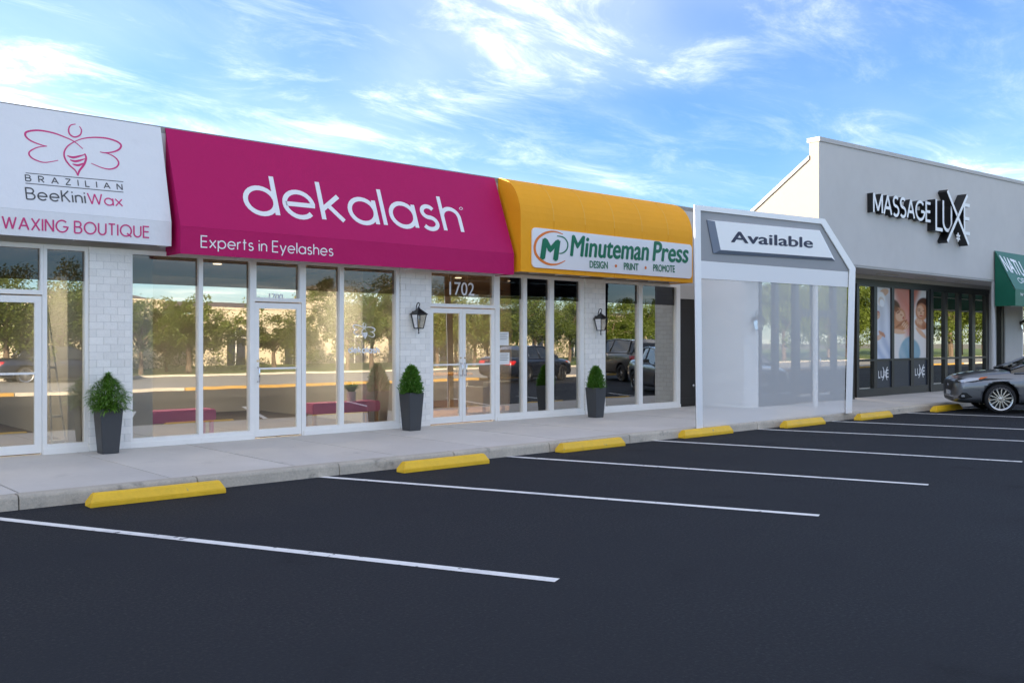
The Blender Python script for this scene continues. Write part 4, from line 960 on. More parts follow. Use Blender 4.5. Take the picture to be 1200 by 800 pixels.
# ================================================================== LANTERNS
def lantern():
    r = empty('wall_lantern', (0, 0, 0))
    MB().box(-.05, .05, -.015, 0, .27, .40).build('backplate', M['black'], r, bevel=.004)
    cy_l = -.13
    g = MB(); g.tube([(0, -.015, .36), (0, -.05, .40), (0, -.06, .47), (0, -.085, .53), (0, cy_l, .545), (0, cy_l - .03, .52), (0, cy_l - .015, .485), (0, cy_l, .47)], .009); g.build('arm', M['black'], r, smooth=True)
    g = MB(); n = 4
    def sq(h, z): return [(-h, cy_l - h, z), (h, cy_l - h, z), (h, cy_l + h, z), (-h, cy_l + h, z)]
    lv = [sq(.012, .47), sq(.02, .44), sq(.06, .40), sq(.115, .345), sq(.115, .335)]
    for q in lv: g.v += q
    for j in range(len(lv) - 1):
        for i in range(4): g.f.append((j*4+i, j*4+(i+1)%4, j*4+4+(i+1)%4, j*4+4+i)); g.m.append(0)
    g.f.append((16, 17, 18, 19)); g.m.append(0); g.build('roof', M['black'], r)
    g = MB(); T, B = sq(.095, .335), sq(.058, .10)
    for i in range(4): g.bar(T[i], B[i], .008, 4); g.bar(B[i], B[(i+1)%4], .009, 4); g.bar(T[i], T[(i+1)%4], .006, 4)
    g.build('cage', M['black'], r)
    g = MB()
    T, B = sq(.090, .333), sq(.055, .105)
    for i in range(4): g.poly([T[i], T[(i+1)%4], B[(i+1)%4], B[i]])
    g.build('lamp_pane', M['lampglass'], r)
    MB().box(-.055, .055, cy_l - .055, cy_l + .055, .09, .102).build('base', M['black'], r)
    g = MB(); g.bar((0, cy_l, .10), (0, cy_l, .03), .014, 10, .008); g.lathe([(.0, .0), (.014, .012), (.014, .024), (0, .034)], c=(0, cy_l, 0), n=10); g.build('finial', M['black'], r)
    g = MB(); g.bar((0, cy_l, .102), (0, cy_l, .20), .015, 10); g.lathe([(.0, .20), (.016, .215), (.013, .24), (0, .27)], c=(0, cy_l, 0), n=10); g.build('candle', M['candle'], r)
    return r
lan = lantern(); LZ = 1.77
spots = [((PX2[0] + PX2[1]) / 2 - .03, -.062, LZ, 'black coach lantern on the brick pillar left of the 1702 door', 1.),
         ((PX3[0] + PX3[1]) / 2 + .02, -.062, LZ, 'black coach lantern on the brick pillar under the orange awning', 1.),
         (fx(883, -1.25), -1.255, 1.80, 'black coach lantern seen through the milky panel, on the brick end wall', 1.),
         (fx(1192, YM), YM - .102, 1.95, 'black wall lantern below the green awning, cut by the right edge', 1.)]
for i, (x, y, z, lab, s_) in enumerate(spots):
    o = lan if i == 0 else copy_tree(lan); o.location = (x, y, z); tag(o, lab, 'lantern', 'black wall lanterns')

# ================================================================== PLANTERS
def planter(px, py, wt, wb, h, lab):
    P = onZ(px, py, ZS); c = P + Vector((0.02, wb / 2 + .19, 0))
    r = empty('planter', (c.x, c.y, ZS), lab, 'planter', 'charcoal planters beside the doors')
    g = MB(); k = 0; a, b, t = wb / 2, wt / 2, .02
    rings = [[(-a, -a, 0), (a, -a, 0), (a, a, 0), (-a, a, 0)], [(-b, -b, h), (b, -b, h), (b, b, h), (-b, b, h)], [(-b+t, -b+t, h), (b-t, -b+t, h), (b-t, b-t, h), (-b+t, b-t, h)], [(-b+t, -b+t, h-.04), (b-t, -b+t, h-.04), (b-t, b-t, h-.04), (-b+t, b-t, h-.04)]]
    for q in rings: g.v += [(p[0] + c.x, p[1] + c.y, p[2] + ZS) for p in q]
    for j in range(3):
        for i in range(4): g.f.append((j*4+i, j*4+(i+1)%4, j*4+4+(i+1)%4, j*4+4+i)); g.m.append(0)
    g.f.append((3, 2, 1, 0)); g.m.append(0); g.build('pot', M['planter'], r, bevel=.005)
    MB().box(c.x - b + t, c.x + b - t, c.y - b + t, c.y + b - t, ZS + h - .06, ZS + h - .035).build('soil', M['soil'], r)
    return c
def leaf_quad(g, p, d, n_, ln, wd, bend=.2):
    d = d.normalized(); s_ = d.cross(n_)
    if s_.length < 1e-4: s_ = d.orthogonal()
    s_.normalize(); up = s_.cross(d).normalized()
    k = len(g.v); m_ = p + d * ln * .5 + up * ln * .05; e = p + d * ln - up * ln * bend
    g.v += [tuple(p), tuple(m_ + s_ * wd / 2), tuple(e), tuple(m_ - s_ * wd / 2)]
    g.f += [(k, k+1, k+3), (k+1, k+2, k+3)]; g.m += [0, 0]
def shrub(c, zb, h, rad, n, kind, lab, seed):
    rr = random.Random(seed); r = empty('shrub', (c.x, c.y, zb), lab, 'plant', 'clipped shrubs in the planters')
    g = MB(); g.bar((c.x, c.y, zb - .04), (c.x, c.y, zb + h * .8), .012, 6, .004)
    for k in range(14):
        t = rr.uniform(0, 2*PI); z = rr.uniform(.05, .7) * h; q = rad * (1 - z / h) * .8
        g.bar((c.x, c.y, zb + z * .7), (c.x + q * math.cos(t), c.y + q * math.sin(t), zb + z), .004, 4, .002)
    g.build('stem', M['bark'], r)
    g = MB()
    for i in range(n):
        t = rr.random() ** 1.35; z = t * h * (1 + rr.uniform(-.04, .04))
        prof = (math.sin(PI * min(1, (t * .86 + .22))) ** .6) if kind == 'a' else min(1, .78 + t * 1.2) * max(.0, (1 - t)) ** .48
        a = rr.uniform(0, 2 * PI); q = rad * prof * (rr.random() ** .45) * (1 + .10 * math.sin(3 * a + seed + z * 9) + .08 * math.sin(7 * a + z * 31) + rr.uniform(-.08, .08))
        p = Vector((c.x + q * math.cos(a), c.y + q * math.sin(a), zb + z)); out = Vector((math.cos(a), math.sin(a), 0))
        if kind == 'a':
            d = out * rr.uniform(.5, 1.2) + Vector((rr.uniform(-.4, .4), rr.uniform(-.4, .4), rr.uniform(-.2, 1.1))); leaf_quad(g, p, d, Vector((0, 0, 1)), rr.uniform(.05, .10), .016, .35)
        else:
            d = out * rr.uniform(.3, 1) + Vector((rr.uniform(-.5, .5), rr.uniform(-.5, .5), rr.uniform(.2, 1.1))); leaf_quad(g, p, d, Vector((rr.uniform(-1, 1), rr.uniform(-1, 1), 1)), rr.uniform(.035, .075), .020, .15)
    if kind == 'b':   # stray shoots
        for i in range(34):
            a = rr.uniform(0, 2 * PI); z = rr.uniform(.1, .97) * h; q = rad * (1 - z / h) ** .62 * .95
            p = Vector((c.x + q * math.cos(a), c.y + q * math.sin(a), zb + z)); d = Vector((math.cos(a) * .6, math.sin(a) * .6, 1)).normalized()
            for k in range(5):
                p = p + d * .014; leaf_quad(g, p, d + Vector((rr.uniform(-1, 1), rr.uniform(-1, 1), .3)), Vector((0, 0, 1)), .035, .014, .1)
    if kind == 'a':   # a few long arching sprays
        for i in range(26):
            a = rr.uniform(0, 2 * PI); z = rr.uniform(.02, .6) * h; p = Vector((c.x + rad * .6 * math.cos(a), c.y + rad * .6 * math.sin(a), zb + z))
            d = Vector((math.cos(a), math.sin(a), rr.uniform(.0, .9))).normalized()
            for k in range(7):
                p = p + d * .022; d = (d + Vector((0, 0, -.12))).normalized()
                for s_ in (-1, 1): leaf_quad(g, p, d + d.cross(Vector((0, 0, 1))) * s_ * .8, Vector((0, 0, 1)), .055, .013, .3)
    g.build('foliage', M['leafp' if kind == 'a' else 'leafq'], r, fix=False)
c = planter(134, 533, .30, .215, .60, 'tapered charcoal planter with arching fern-like plant, by the left brick pillar')
shrub(c, ZS + .57, .47, .235, 3600, 'a', 'arching bright green bush in the left planter', 3)
c = planter(493.5, 505.5, .305, .225, .64, 'tapered charcoal planter left of the 1702 double door')
shrub(c, ZS + .61, .45, .20, 3400, 'b', 'dense cone-shaped bush in the planter left of the 1702 door', 5)
c = planter(710.5, 489.8, .30, .22, .59, 'tapered charcoal planter under the orange awning beside the third pillar')
shrub(c, ZS + .56, .42, .185, 3000, 'b', 'rounded cone bush in the planter under the orange awning', 9)

# ================================================================== INTERIOR FURNITURE
def bench_(x0, x1, lab):
    r = empty('bench', ((x0 + x1) / 2, .62, ZS), lab, 'bench', 'pink benches in the shop window')
    MB().box(x0, x1, .42, .82, .42, .60).build('seat', M['bench'], r, bevel=.02)
    for x in (x0 + .06, x1 - .06):
        for y in (.47, .77): MB().box(x - .025, x + .025, y - .025, y + .025, ZS + .011, .42).build('leg', M['wood'] if x1 > 8 else M['bench'], r)
bench_(5.0, 6.27, 'pink upholstered bench in the window left of the glass door'); bench_(7.95, 9.3, 'pink upholstered bench carrying a potted plant, right of the glass door')
pc = Vector((8.82, .62, .60)); r = empty('potted_plant', pc, 'small green plant in a white pot on the pink bench', 'plant')
g = MB(); g.lathe([(0, 0), (.07, 0), (.085, .17), (.078, .17), (.07, .14), (0, .14)], c=pc, n=20); g.build('pot', M['paper'], r, smooth=False)
g = MB(); rr = random.Random(4)
for i in range(170):
    a = rr.uniform(0, 2*PI); leaf_quad(g, pc + Vector((.04*math.cos(a), .04*math.sin(a), .15)), Vector((math.cos(a)*rr.uniform(.1, .9), math.sin(a)*rr.uniform(.1, .9), 1)), Vector((0, 0, 1)), rr.uniform(.1, .24), .025, .3)
g.build('leaves', M['leafp'], r, fix=False)
# display ladder, leaning inside the first window
LA = Vector((fx(68, .7), .7, ZS + .01)); r = empty('ladder_shelf', LA, 'thin white leaning ladder shelf behind the left window', 'shelf')
g = MB(); xl, xr_ = fx(57, .7), fx(74, .7)
for x, xt in ((xl, xl + .05), (xr_, xr_ - .14)): g.bar((x, .55, LA.z), (xt, .95, 2.15), .013, 6)
g.build('rail', M['frame'], r)
for k in range(6):
    t = .05 + k * .17; z = LA.z + t * (2.15 - LA.z); y = .55 + .4 * t; a, b = xl + .05 * t, xr_ - .14 * t
    MB().box(a, b, y - .04, y + .10, z - .012, z + .012).build('rung', M['frame'], r)
# partitions close behind the glass
for (a, b, u_, y) in ((153, 179, UB, .35), (425, 462, UB, .9), (80, 98, UA, .45), (660, 680, UC, .6), (770, 792, UC, .8)):
    x0, x1 = fx(a, y), fx(b, y); MB().box(x0, x1, y, y + .05, ZS + .01, 2.9).build('display_partition', M['partition'], u_)
# print shop: low sofa, wood table, chair
def boxthing(name, lab, cat, parts, loc):
    r = empty(name, loc, lab, cat)
    for (nm, b, m_) in parts: MB().box(*b).build(nm, M[m_], r, bevel=.008)
    return r
boxthing('sofa', 'low beige sofa behind the 1702 shop window', 'sofa', [('seat', (12.3, 14.3, 1.2, 1.8, .32, .55), 'sofa'), ('backrest', (12.3, 14.3, 1.05, 1.2, .32, .82), 'sofa'), ('arm', (12.18, 12.3, 1.05, 1.8, .32, .72), 'sofa'), ('arm', (14.3, 14.42, 1.05, 1.8, .32, .72), 'sofa')] +
    [('leg', (x, x + .06, y, y + .06, ZS + .011, .32), 'wood') for x in (12.25, 13.3, 14.3) for y in (1.1, 1.7)], (13.3, 1.4, ZS))
boxthing('table', 'long light wood table inside the 1702 shop', 'table', [('table_top', (10.6, 13.2, 2.6, 3.4, .90, .95), 'wood')] + [('leg', (x, x + .05, y, y + .05, ZS + .011, .90), 'frame') for x in (10.7, 11.9, 13.05) for y in (2.65, 3.3)], (11.9, 3, ZS))
boxthing('cabinet', 'small white cabinet inside the 1702 doors', 'cabinet', [('carcass', (10.55, 10.95, 1.3, 1.7, ZS + .011, .62), 'paper'), ('top', (10.53, 10.97, 1.28, 1.72, .62, .64), 'frame')], (10.7, 1.5, ZS))

# ================================================================== CAR
def make_car(paint, L_=4.85, W_=1.84, H_=1.45, wr=.335, wb=2.83, suv=0, name='parked_car'):
    root = empty(name, (0, 0, 0)); hl, hw = L_ / 2, W_ / 2; fa = hl - .93; ra = fa - wb
    zs = suv * .12
    # stations: x, halfwidth scale, z bottom, z belt/top edge, centre crown
    st = [(-hl, .78, .42, .78, .82), (-hl + .06, .88, .34, .93, .97), (-hl + .25, .95, .26, 1.00, 1.03), (-hl + .7, .99, .22, 1.02, 1.06), (ra, 1, .20, .99, 1.04), (ra + .7, 1, .18, .97, 1.03), (0, 1, .17, .965, 1.02),
          (.6, 1, .17, .965, 1.02), (.95, 1, .18, .96, 1.03), (fa - .2, 1, .20, .93, 1.01), (fa + .2, .99, .21, .895, .975), (hl - .42, .965, .21, .86, .94), (hl - .20, .93, .21, .82, .895), (hl - .08, .87, .22, .775, .845), (hl - .015, .75, .25, .70, .765), (hl, .62, .31, .62, .67)]
    secs = []
    for (x, ws, z0, zt, zc_) in st:
        h = hw * ws; zt += zs * 2.0; zc_ += zs * 2.0; z0 += zs; d = zt - z0
        P = [(0, z0), (h * .72, z0), (h * .93, z0 + .04), (h * .985, z0 + d * .18), (h * .99, z0 + d * .40), (h * 1.0, z0 + d * .60), (h * .985, z0 + d * .76), (h * .955, z0 + d * .88), (h * .91, zt - .012), (h * .82, zt + .02), (h * .55, zt + (zc_ - zt) * .62), (0, zc_)]
        secs.append([(x, y, z) for y, z in P] + [(x, -y, z) for y, z in P[-2:0:-1]])
    g = MB(); n = len(secs[0])
    for s_ in secs: g.v += s_
    for i in range(len(secs) - 1):
        for j in range(n): q = (j + 1) % n; g.f.append((i*n+j, i*n+q, (i+1)*n+q, (i+1)*n+j)); g.m.append(0)
    g.f.append(tuple(range(n))); g.m.append(0); g.f.append(tuple((len(secs)-1)*n + n-1-j for j in range(n))); g.m.append(0)
    body = g.build('body', [paint, M['dark']], root, smooth=True)
    sb = body.modifiers.new('s', 'SUBSURF'); sb.levels = sb.render_levels = 2
    cut = MB()
    for x in (fa, ra):
        for s_ in (-1, 1): cut.bar((x, s_ * (hw - .30), wr + .015), (x, s_ * (hw + .3), wr + .015), wr + .05, 40, mi=1)
    co = cut.build('cutter', [paint, M['dark']]); bo = body.modifiers.new('b', 'BOOLEAN'); bo.object = co; bo.operation = 'DIFFERENCE'; bo.solver = 'EXACT'; bo.material_mode = 'TRANSFER'
    dg = bpy.context.evaluated_depsgraph_get(); dg.update(); ev = body.evaluated_get(dg); me = bpy.data.meshes.new_from_object(ev)
    body.modifiers.clear(); old = body.data; body.data = me; bpy.data.objects.remove(co); 
    if len(me.materials) < 2: me.materials.append(M['dark'])
    for p in me.polygons:
        if p.material_index == 1: p.use_smooth = False
    me.update()
    bv = BVHTree.FromPolygons([v.co.copy() for v in me.vertices], [tuple(p.vertices) for p in me.polygons])
    def patch(nm, poly, axis, m, off=.006, res=.018, sgn=1, par=None):
        """drape an outline (2D) on the body; axis 'y': outline in x,z seen from the side, 'x': outline in y,z seen from the front"""
        def inside(a, b):
            c_ = False; k = len(poly)
            for i in range(k):
                (x1, y1), (x2, y2) = poly[i], poly[(i+1) % k]
                if (y1 > b) != (y2 > b) and a < (x2 - x1) * (b - y1) / (y2 - y1) + x1: c_ = not c_
            return c_
        xs_ = [p[0] for p in poly]; ys_ = [p[1] for p in poly]; na = int((max(xs_) - min(xs_)) / res) + 2; nb_ = int((max(ys_) - min(ys_)) / res) + 2
        vid = {}; g = MB()
        def vert(i, j):
            if (i, j) in vid: return vid[(i, j)]
            a = min(xs_) + (max(xs_) - min(xs_)) * i / na; b = min(ys_) + (max(ys_) - min(ys_)) * j / nb_
            if not inside(a, b): vid[(i, j)] = None; return None
            if axis == 'y': o_, d_ = Vector((a, sgn * 2, b)), Vector((0, -sgn, 0))
            else: o_, d_ = Vector((4 * sgn, a, b)), Vector((-sgn, 0, 0))
            h_ = bv.ray_cast(o_, d_)
            if h_[0] is None: vid[(i, j)] = None; return None
            nr = h_[1] if h_[1].dot(d_) < 0 else -h_[1]
            g.v.append(tuple(h_[0] + nr * off)); vid[(i, j)] = len(g.v) - 1; return vid[(i, j)]
        for i in range(na):
            for j in range(nb_):
                q = [vert(i, j), vert(i+1, j), vert(i+1, j+1), vert(i, j+1)]; q = [k for k in q if k is not None]
                if len(q) >= 3: g.f.append(tuple(q)); g.m.append(0)
        if g.f: return g.build(nm, m, par or root, smooth=True, raw=True)
    z2 = zs * 1.5
    # front end
    patch('grille', [(-.40, .50 + z2), (.40, .50 + z2), (.56, .66 + z2), (.52, .735 + z2), (-.52, .735 + z2), (-.56, .66 + z2)], 'x', M['dark'], .008)
    patch('lower_intake', [(-.50, .27 + zs), (.50, .27 + zs), (.56, .36 + zs), (-.56, .36 + zs)], 'x', M['dark'], .006)
    g = MB(); g.box(hl - .01, hl + .018, -.16, .16, .40 + z2, .50 + z2); g.build('number_plate', M['plate'], root, raw=True)
    g = MB(); g.bar((hl + .0, 0, .60 + z2), (hl + .02, 0, .60 + z2), .05, 20); g.build('badge', M['chrome'], root, raw=True)
    for s_ in (1, -1):
        h = patch('headlight', [(s_ * a_, b_ + z2) for a_, b_ in ((.57, .735), (.60, .665), (.86, .70), (.90, .80), (.66, .775))], 'x', M['dark'], .006, .007)
        h2 = patch('headlight', [(hl - .48, .755 + z2), (hl - .14, .69 + z2), (hl - .06, .735 + z2), (hl - .28, .80 + z2), (hl - .52, .815 + z2)], 'y', M['lens'], .010, .005, s_)
        patch('indicator', [(hl - .66, .815 + z2), (hl - .52, .77 + z2), (hl - .46, .775 + z2), (hl - .52, .815 + z2), (hl - .66, .83 + z2)], 'y', M['amber'], .013, .004, s_)
        patch('fog_lamp_recess', [(hl - .36, .36 + zs), (hl - .12, .31 + zs), (hl - .06, .36 + zs), (hl - .14, .47 + zs), (hl - .22, .47 + zs)], 'y', M['dark'], .008, .005, s_)
        patch('fog_lamp', [(hl - .20, .37 + zs), (hl - .13, .36 + zs), (hl - .12, .41 + zs), (hl - .18, .42 + zs)], 'y', M['lens'], .014, .006, s_)
        patch('bumper_seam', [(hl - .50, .52 + zs), (hl - .16, .60 + z2), (hl - .16, .606 + z2), (hl - .50, .528 + zs)], 'y', M['dark'], .002, .005, s_)
        patch('door_seam', [(.80, .28 + zs), (.806, .28 + zs), (.80, .90 + z2), (.794, .90 + z2)], 'y', M['dark'], .002, .004, s_)
        patch('door_seam', [(-.30, .28 + zs), (-.294, .28 + zs), (-.27, .92 + z2), (-.276, .92 + z2)], 'y', M['dark'], .002, .004, s_)
        for x in (-.12, -1.0): patch('door_handle', [(x, .80 + z2), (x + .18, .79 + z2), (x + .18, .815 + z2), (x, .825 + z2)], 'y', M['chrome'], .02, .012, s_)
        patch('rocker_trim', [(ra + wr + .1, .22 + zs), (fa - wr - .1, .21 + zs), (fa - wr - .1, .26 + zs), (ra + wr + .1, .27 + zs)], 'y', M['dark'], .004, .02, s_)
        patch('tail_light', [(-hl + .02, .72 + z2), (-hl + .30, .80 + z2), (-hl + .34, .90 + z2), (-hl + .03, .88 + z2)], 'y', M['red'], .008, .012, s_)
        tw = [(-.86, .72 + z2), (-.45, .74 + z2), (-.45, .86 + z2), (-.86, .88 + z2)] if s_ < 0 else [(.45, .74 + z2), (.86, .72 + z2), (.86, .88 + z2), (.45, .86 + z2)]
        patch('tail_light', tw, 'x', M['red'], .008, .014, -1)
    # greenhouse: roof shell + glass
    zb_ = .93 + zs * 2; H = H_; rx0, rx1 = (-.25 - (.75 if not suv else 1.45)), .30; wx = 1.26; bx = -1.62 if not suv else -2.1
    def gsec(t, off=0.):
        # cross-section ring at parameter: returns x, z, halfwidth along the roofline
        pass
    line = [(wx, zb_ + .07, .78), (.86, zb_ + .21, .75), (rx1, H - .045, .64), (-.35, H, .61), (rx0, H - .035, .60), (rx0 - (.42 if not suv else .30), H - .17, .63), (bx, zb_ + .10, .72)]
    g = MB()
    for (x, z, h) in line: g.v += [(x, -h, z), (x, -h * .55, z + .022), (x, 0, z + .032), (x, h * .55, z + .022), (x, h, z)]
    base = [(x, hw * .93, zb_) for (x, z, h) in line]
    m_ = len(line)
    for i in range(m_ - 1):
        for j in range(4): g.f.append((i*5+j, i*5+j+1, i*5+5+j+1, i*5+5+j)); g.m.append(1 if (i < 2 or i >= m_ - 2) else 0)
    k = len(g.v)
    for s_ in (-1, 1):
        for (x, z, h) in line: g.v.append((x, s_ * min(hw * .93, .80 + .06), zb_ - .06))
    for si, s_ in enumerate((-1, 1)):
        for i in range(m_ - 1):
            a, b = i*5 + (0 if s_ < 0 else 4), (i+1)*5 + (0 if s_ < 0 else 4); g.f.append((a, b, k + si*m_ + i + 1, k + si*m_ + i)); g.m.append(1)
    cab = g.build('cabin', [paint, M['carglass']], root, smooth=False, raw=True); ORG[cab.name] = Vector((0, 0, 0))
    g = MB()
    for s_ in (-1, 1):
        edge = [Vector((x, s_ * h, z)) for (x, z, h) in line]
        g.tube([e + Vector((0, s_ * .008, .004)) for e in edge], .024, 6)
        for (xt, xb_) in ((-.30, -.22), (rx0 + .02, rx0 - .15)):
            zt_ = H - .02; g.tube([(xt, s_ * .615, zt_), ((xt + xb_) / 2, s_ * .74, (zt_ + zb_) / 2), (xb_, s_ * .855, zb_ - .04)], .026, 6)
        g.tube([(wx - .05, s_ * .855, zb_ - .01), (0, s_ * .87, zb_ + .005), (bx, s_ * .85, zb_ + .01)], .016, 6)
    g.build('pillar_trim', paint, root, smooth=True, raw=True)
    for s_ in (-1, 1):
        g = MB(); g.tube([(.60, s_ * .86, zb_ + .03), (.60, s_ * .93, zb_ + .05)], .02, 6); T = Matrix.Translation((.60, s_ * 1.0, zb_ + .09)); g.box(-.07, .05, -.09, .09, -.06, .06, T=T)
        g.build('wing_mirror', paint, root, raw=True, bevel=.02)
    # wheels
    def wheel():
        g = MB(); prof = [(wr - .09, -.10), (wr - .03, -.105), (wr - .008, -.085), (wr, -.05), (wr, .05), (wr - .008, .085), (wr - .03, .105), (wr - .09, .10)]
        g.lathe(prof, n=40, axis='y'); ty = g.build('tyre', M['tyre'], root, smooth=True, raw=True)
        g = MB(); g.lathe([(wr - .085, .10), (wr - .10, .105), (wr - .112, .085), (wr - .125, .02), (0, .0)], n=40, axis='y', mi=1); g.lathe([(wr - .088, .1), (wr - .078, .108), (wr - .108, .1)], n=40, axis='y')
        for k in range(14):
            t = 2 * PI * k / 14; T = Matrix.Rotation(t, 4, 'Y')
            g.box(.03, wr - .10, .06, .088, -.012, .012, 0, T)
        g.lathe([(0, .10), (.035, .098), (.05, .085), (.05, .05)], n=16, axis='y')
        rm = g.build('rim', [M['rim'], M['dark']], ty, raw=True); return ty
    first = None
    for x in (fa, ra):
        for s_ in (1, -1):
            if first is None: wh = first = wheel()
            else: wh = copy_tree(first, root)
            wh.location = (x, s_ * (hw - .125), wr); wh.rotation_euler = (0, random.random(), 0 if s_ > 0 else PI)
            wh.name = 'wheel'
    return root, fa, hw
def mir(px, D):      # position seen mirrored at photo column px, D metres out from the shopfronts
    d = ray(px, 400); t = (13.45 + D) / d.y; return CAM.x + d.x * t, -D
def park(car, x, y, hdg): car.location = (x, y, 0); car.rotation_euler = (0, 0, hdg)
c1, fa, hw = make_car(M['cargrey'])
hd = Vector((-.56, .83, 0)).normalized(); lf = Vector((-hd.y, hd.x, 0)); wc = onZ(1172.5, 484.5, 0)
cc = wc + Vector((0, 0, 0)) - lf * (hw - .05) - hd * fa
park(c1, cc.x, cc.y, math.atan2(hd.y, hd.x)); tag(c1, 'silver-grey sedan parked nose to the kerb at the right edge', 'car')
c2, _, _ = make_car(M['cartan'], L_=4.6, H_=1.72, wr=.36, wb=2.7, suv=1); park(c2, *mir(733, 13.0), R(-70)); tag(c2, 'pewter sport utility vehicle mirrored in the window beside the dark door', 'car')
def recolor(root_, m_new, m_old):
    for ch in bpy.data.objects:
        if ch.parent == root_ and ch.type == 'MESH':
            for sl in ch.material_slots:
                if sl.material == m_old: sl.link = 'OBJECT'; sl.material = m_new
c3 = copy_tree(c1); recolor(c3, M['carnavy'], M['cargrey']); park(c3, *mir(618, 15.2), R(-15)); tag(c3, 'dark blue sedan mirrored in the 1702 shop windows', 'car')
c5 = copy_tree(c1); recolor(c5, M['carnavy'], M['cargrey']); park(c5, *mir(70, 26), R(5)); tag(c5, 'dark sedan on the street, mirrored in the waxing shop window', 'car')

# ================================================================== ACROSS THE STREET (seen mirrored in the glass)
for i in range(37):
    g = MB(); g.box(-60 + i * 5.2, -54.84 + i * 5.2, -17.42, -17.2, -.02, .10); struct(g.build('far_kerb', M['faded'] if i % 4 != 1 else M['kerb']))
g = MB(); g.box(-80, 140, -28, -17.42, -.015, .06); struct(g.build('street', M['road']))
g = MB(); g.box(-80, 140, -28.2, -28, -.015, .15); struct(g.build('street_kerb', M['kerb']))
g = MB(); g.box(-150, 200, -90, -28.2, -.015, .11); tag(g.build('lawn', M['grass']), kind='structure')
def arch_building(x0, x1, y, h, lab, arches, tower=None):
    r = empty('stucco_building', ((x0 + x1) / 2, y, .1), lab, 'building')
    MB().box(x0, x1, y - 12, y - .3, .1, h - .3).build('body', M['cream'], r)
    xs_ = x0; segs = []
    for (a, w_, hh) in arches:
        MB().box(xs_, a - w_/2, y - .3, y, .1, h).build('wall', M['cream'], r); xs_ = a + w_/2
        P = [(a - w_/2, y, h)] + [(a - w_/2, y, hh)] + [(a + w_/2 * math.cos(R(180 - t)), y, hh + w_/2 * math.sin(R(t))) for t in range(15, 180, 15)] + [(a + w_/2, y, hh), (a + w_/2, y, h)]
        g = MB(); g.prism(P, (0, -.3, 0)); g.build('arch_head', M['cream'], r)
        MB().box(a - w_/2, a + w_/2, y - .299, y - .25, .1, hh + w_/2).build('recess', M['navy'], r)
        g = MB(); g.box(a - .03, a + .03, y - .25, y - .22, .1, hh + w_/2); g.box(a - w_/2, a + w_/2, y - .249, y - .221, hh - .03, hh + .03); g.build('window_bar', M['frame'], r)
    MB().box(xs_, x1, y - .3, y, .1, h).build('wall', M['cream'], r)
    MB().box(x0 - .1, x1 + .1, y - .35, y + .08, h, h + .15).build('cornice', M['cream'], r)
    g = MB(); g.prism([(x0, y - .4, h + .1), (x0, y - 12, h + .1), (x0, y - 6, h + .7)], (x1 - x0, 0, 0)); g.build('roof', M['tile'], r)
    if tower:
        a, w_, hh = tower; MB().box(a, a + w_, y - 3, y + .2, .1, hh).build('tower', M['cream'], r); MB().box(a - .1, a + w_ + .1, y - 3.1, y + .3, hh, hh + .2).build('tower_cap', M['cream'], r)
        g = MB(); g.prism([(a, y + .2, hh + .2), (a + w_, y + .2, hh + .2), (a + w_/2, y + .2, hh + 1.1)], (0, -3, 0)); g.build('tower_gable', M['cream'], r)
arch_building(2, 21, -40, 3.9, 'cream stucco building mirrored in the waxing shop windows', [(6, 1.6, 2.1), (10, 1.6, 2.1), (14, 1.6, 2.1), (18, 1.6, 2.1)])
arch_building(24.5, 47, -44, 3.7, 'cream stucco building with arched windows mirrored in the eyelash shop', [(27.4, 1.4, 1.9), (31.5, 1.4, 1.9), (36.5, 1.6, 2.0), (40, 1.6, 2.0), (44, 1.6, 2.0)], tower=(33.0, 1.9, 4.5))
arch_building(52, 86, -52, 4.2, 'long low cream building mirrored in the 1702 windows', [(57, 1.8, 2.4), (62, 1.8, 2.4), (67, 1.8, 2.4), (73, 1.8, 2.4), (79, 1.8, 2.4)])
def tree_mesh(seed, H, rad, nleaf, trunk=.16, lsz=.16):
    rr = random.Random(seed); r = empty('broadleaf_tree', (0, 0, 0))
    g = MB(); th = H * .36; tips = []
    g.tube([(0, 0, 0), (.05, .02, th * .5), (.0, .06, th), (.1, 0, H * .6)], [trunk, trunk * .8, trunk * .65, trunk * .35], 8)
    for k in range(9):
        a = 2 * PI * k / 9 + rr.uniform(-.3, .3); l = rad * rr.uniform(.5, .95); z0 = th * rr.uniform(.8, 1.25); z1 = H * rr.uniform(.5, .92)
        m_ = (l * .45 * math.cos(a), l * .45 * math.sin(a), (z0 + z1) / 2 + .2); e = (l * math.cos(a), l * math.sin(a), z1)
        g.tube([(0, 0, z0), m_, e], [trunk * .4, trunk * .25, trunk * .08], 6); tips += [m_, e]
    g.build('trunk', M['bark'], r)
    cl = []
    for t in tips + [(0, 0, H * .85), (.2, .1, H * .7)]:
        for k in range(3): cl.append((t[0] + rr.gauss(0, rad * .34), t[1] + rr.gauss(0, rad * .34), t[2] + rr.gauss(-.02 * H, H * .11), rad * rr.uniform(.10, .38)))
    g = MB(); per = nleaf // len(cl)
    for (x, y, z, q) in cl:
        for i in range(per):
            v = Vector((rr.gauss(0, 1), rr.gauss(0, 1), rr.gauss(0, .75))); v = v.normalized() * q * rr.random() ** .4
            p = Vector((x, y, z)) + v
            d = Vector((rr.uniform(-1, 1), rr.uniform(-1, 1), rr.uniform(-.8, .6))); leaf_quad(g, p, d, Vector((rr.uniform(-1, 1), rr.uniform(-1, 1), 1)), lsz * rr.uniform(.7, 1.4), lsz * .6, .2)
    g.build('crown', M['leaf'], r, fix=False); return r
protos = [tree_mesh(11, 4.6, 2.3, 9000), tree_mesh(12, 5.4, 2.7, 10500), tree_mesh(13, 6.3, 3.0, 12000)]
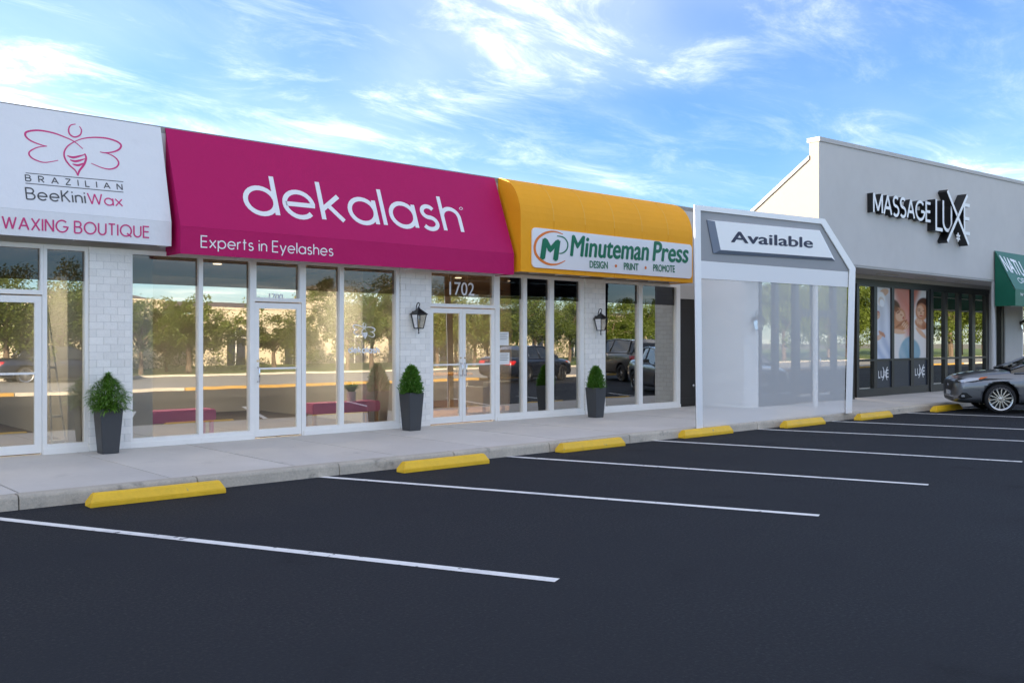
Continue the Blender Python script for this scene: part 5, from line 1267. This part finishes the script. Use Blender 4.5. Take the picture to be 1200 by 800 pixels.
tspots = [(8, 27.5, 1, 1.0), (32, 30, 0, 1.1), (72, 29, 1, 1.1), (98, 33, 0, 1.), (165, 30, 0, 1.0), (196, 33, 0, .8), (222, 31, 0, 1.05), (238, 36, 1, .8),
          (322, 33, 0, .95), (354, 41, 0, .75), (408, 30, 2, .98), (436, 31, 1, 1.1), (462, 33, 2, .95), (512, 30, 1, 1.), (535, 33, 1, 1.0), (556, 31, 0, 1.1), (572, 36, 2, .8), (594, 31, 2, 1.0), (606, 36, 1, 1), (628, 34, 1, 1.0), (640, 40, 2, 1), (668, 36, 2, 1.05),
          (690, 38, 2, 1), (714, 33, 1, .95), (730, 38, 2, 1), (752, 36, 2, 1.), (775, 40, 2, 1.1), (890, 12 + 18, 2, 1.), (905, 34, 2, 1.2), (925, 36, 2, 1.2), (945, 33, 2, 1.1), (968, 35, 2, 1.2), (985, 36, 2, 1.1), (1010, 34, 2, 1.2), (1040, 38, 2, 1.2), (1070, 38, 2, 1.3), (1095, 30, 2, 1.1), (1108, 34, 2, 1.2), (1122, 32, 2, 1.2), (1136, 36, 2, 1.3), (1150, 34, 2, 1.3)]
names_ = ['slender', 'spreading', 'tall']
used = set(); cnt = {}; ORD = 'first second third fourth fifth sixth seventh eighth ninth tenth eleventh twelfth thirteenth fourteenth fifteenth sixteenth'.split()
def shop_of(px): return 'the waxing shop' if px < 150 else 'the eyelash shop' if px < 470 else 'the 1702 shop' if px < 800 else 'the vacant unit' if px < 1000 else 'the massage shop'
for i, (px, D, k, s_) in enumerate(tspots):
    o = protos[k] if k not in used else copy_tree(protos[k]); used.add(k)
    if px > 1000: s_ *= 1.25
    s_ *= .75 if 160 < px < 380 else .84 if px < 800 else 1.0
    if k == 2 and px < 800: s_ *= .88
    x, y = mir(px, D); o.location = (x, y, .1); o.rotation_euler.z = random.uniform(0, 6.28); o.scale = (s_ * random.uniform(.85, 1.2), s_ * random.uniform(.85, 1.2), s_ * random.uniform(.9, 1.08))
    cnt[shop_of(px)] = cnt.get(shop_of(px), 0) + 1
    tag(o, '%s green tree mirrored in %s window, %s tree from its left edge' % (names_[k], shop_of(px), ORD[cnt[shop_of(px)] - 1]), 'tree', 'trees mirrored in %s window' % shop_of(px))
# low hedges on the lawn
g = MB(); rr = random.Random(21)
for (x0, x1, y) in ((6, 20, -36), (16, 24, -33), (29, 33, -41), (35, 52, -40), (48, 80, -44)):
    for i in range(int((x1 - x0) * 160)):
        p = Vector((rr.uniform(x0, x1), y + rr.gauss(0, .35), .1 + rr.random() ** .7 * (.75 + .15 * math.sin(rr.random() + x0)))); leaf_quad(g, p, Vector((rr.uniform(-1, 1), rr.uniform(-1, 1), rr.uniform(-.2, 1))), Vector((0, 0, 1)), .14, .08)
tag(g.build('hedge_foliage', M['leafd'], fix=False), 'low green hedges along the cream buildings across the street', 'hedge', kind='stuff')
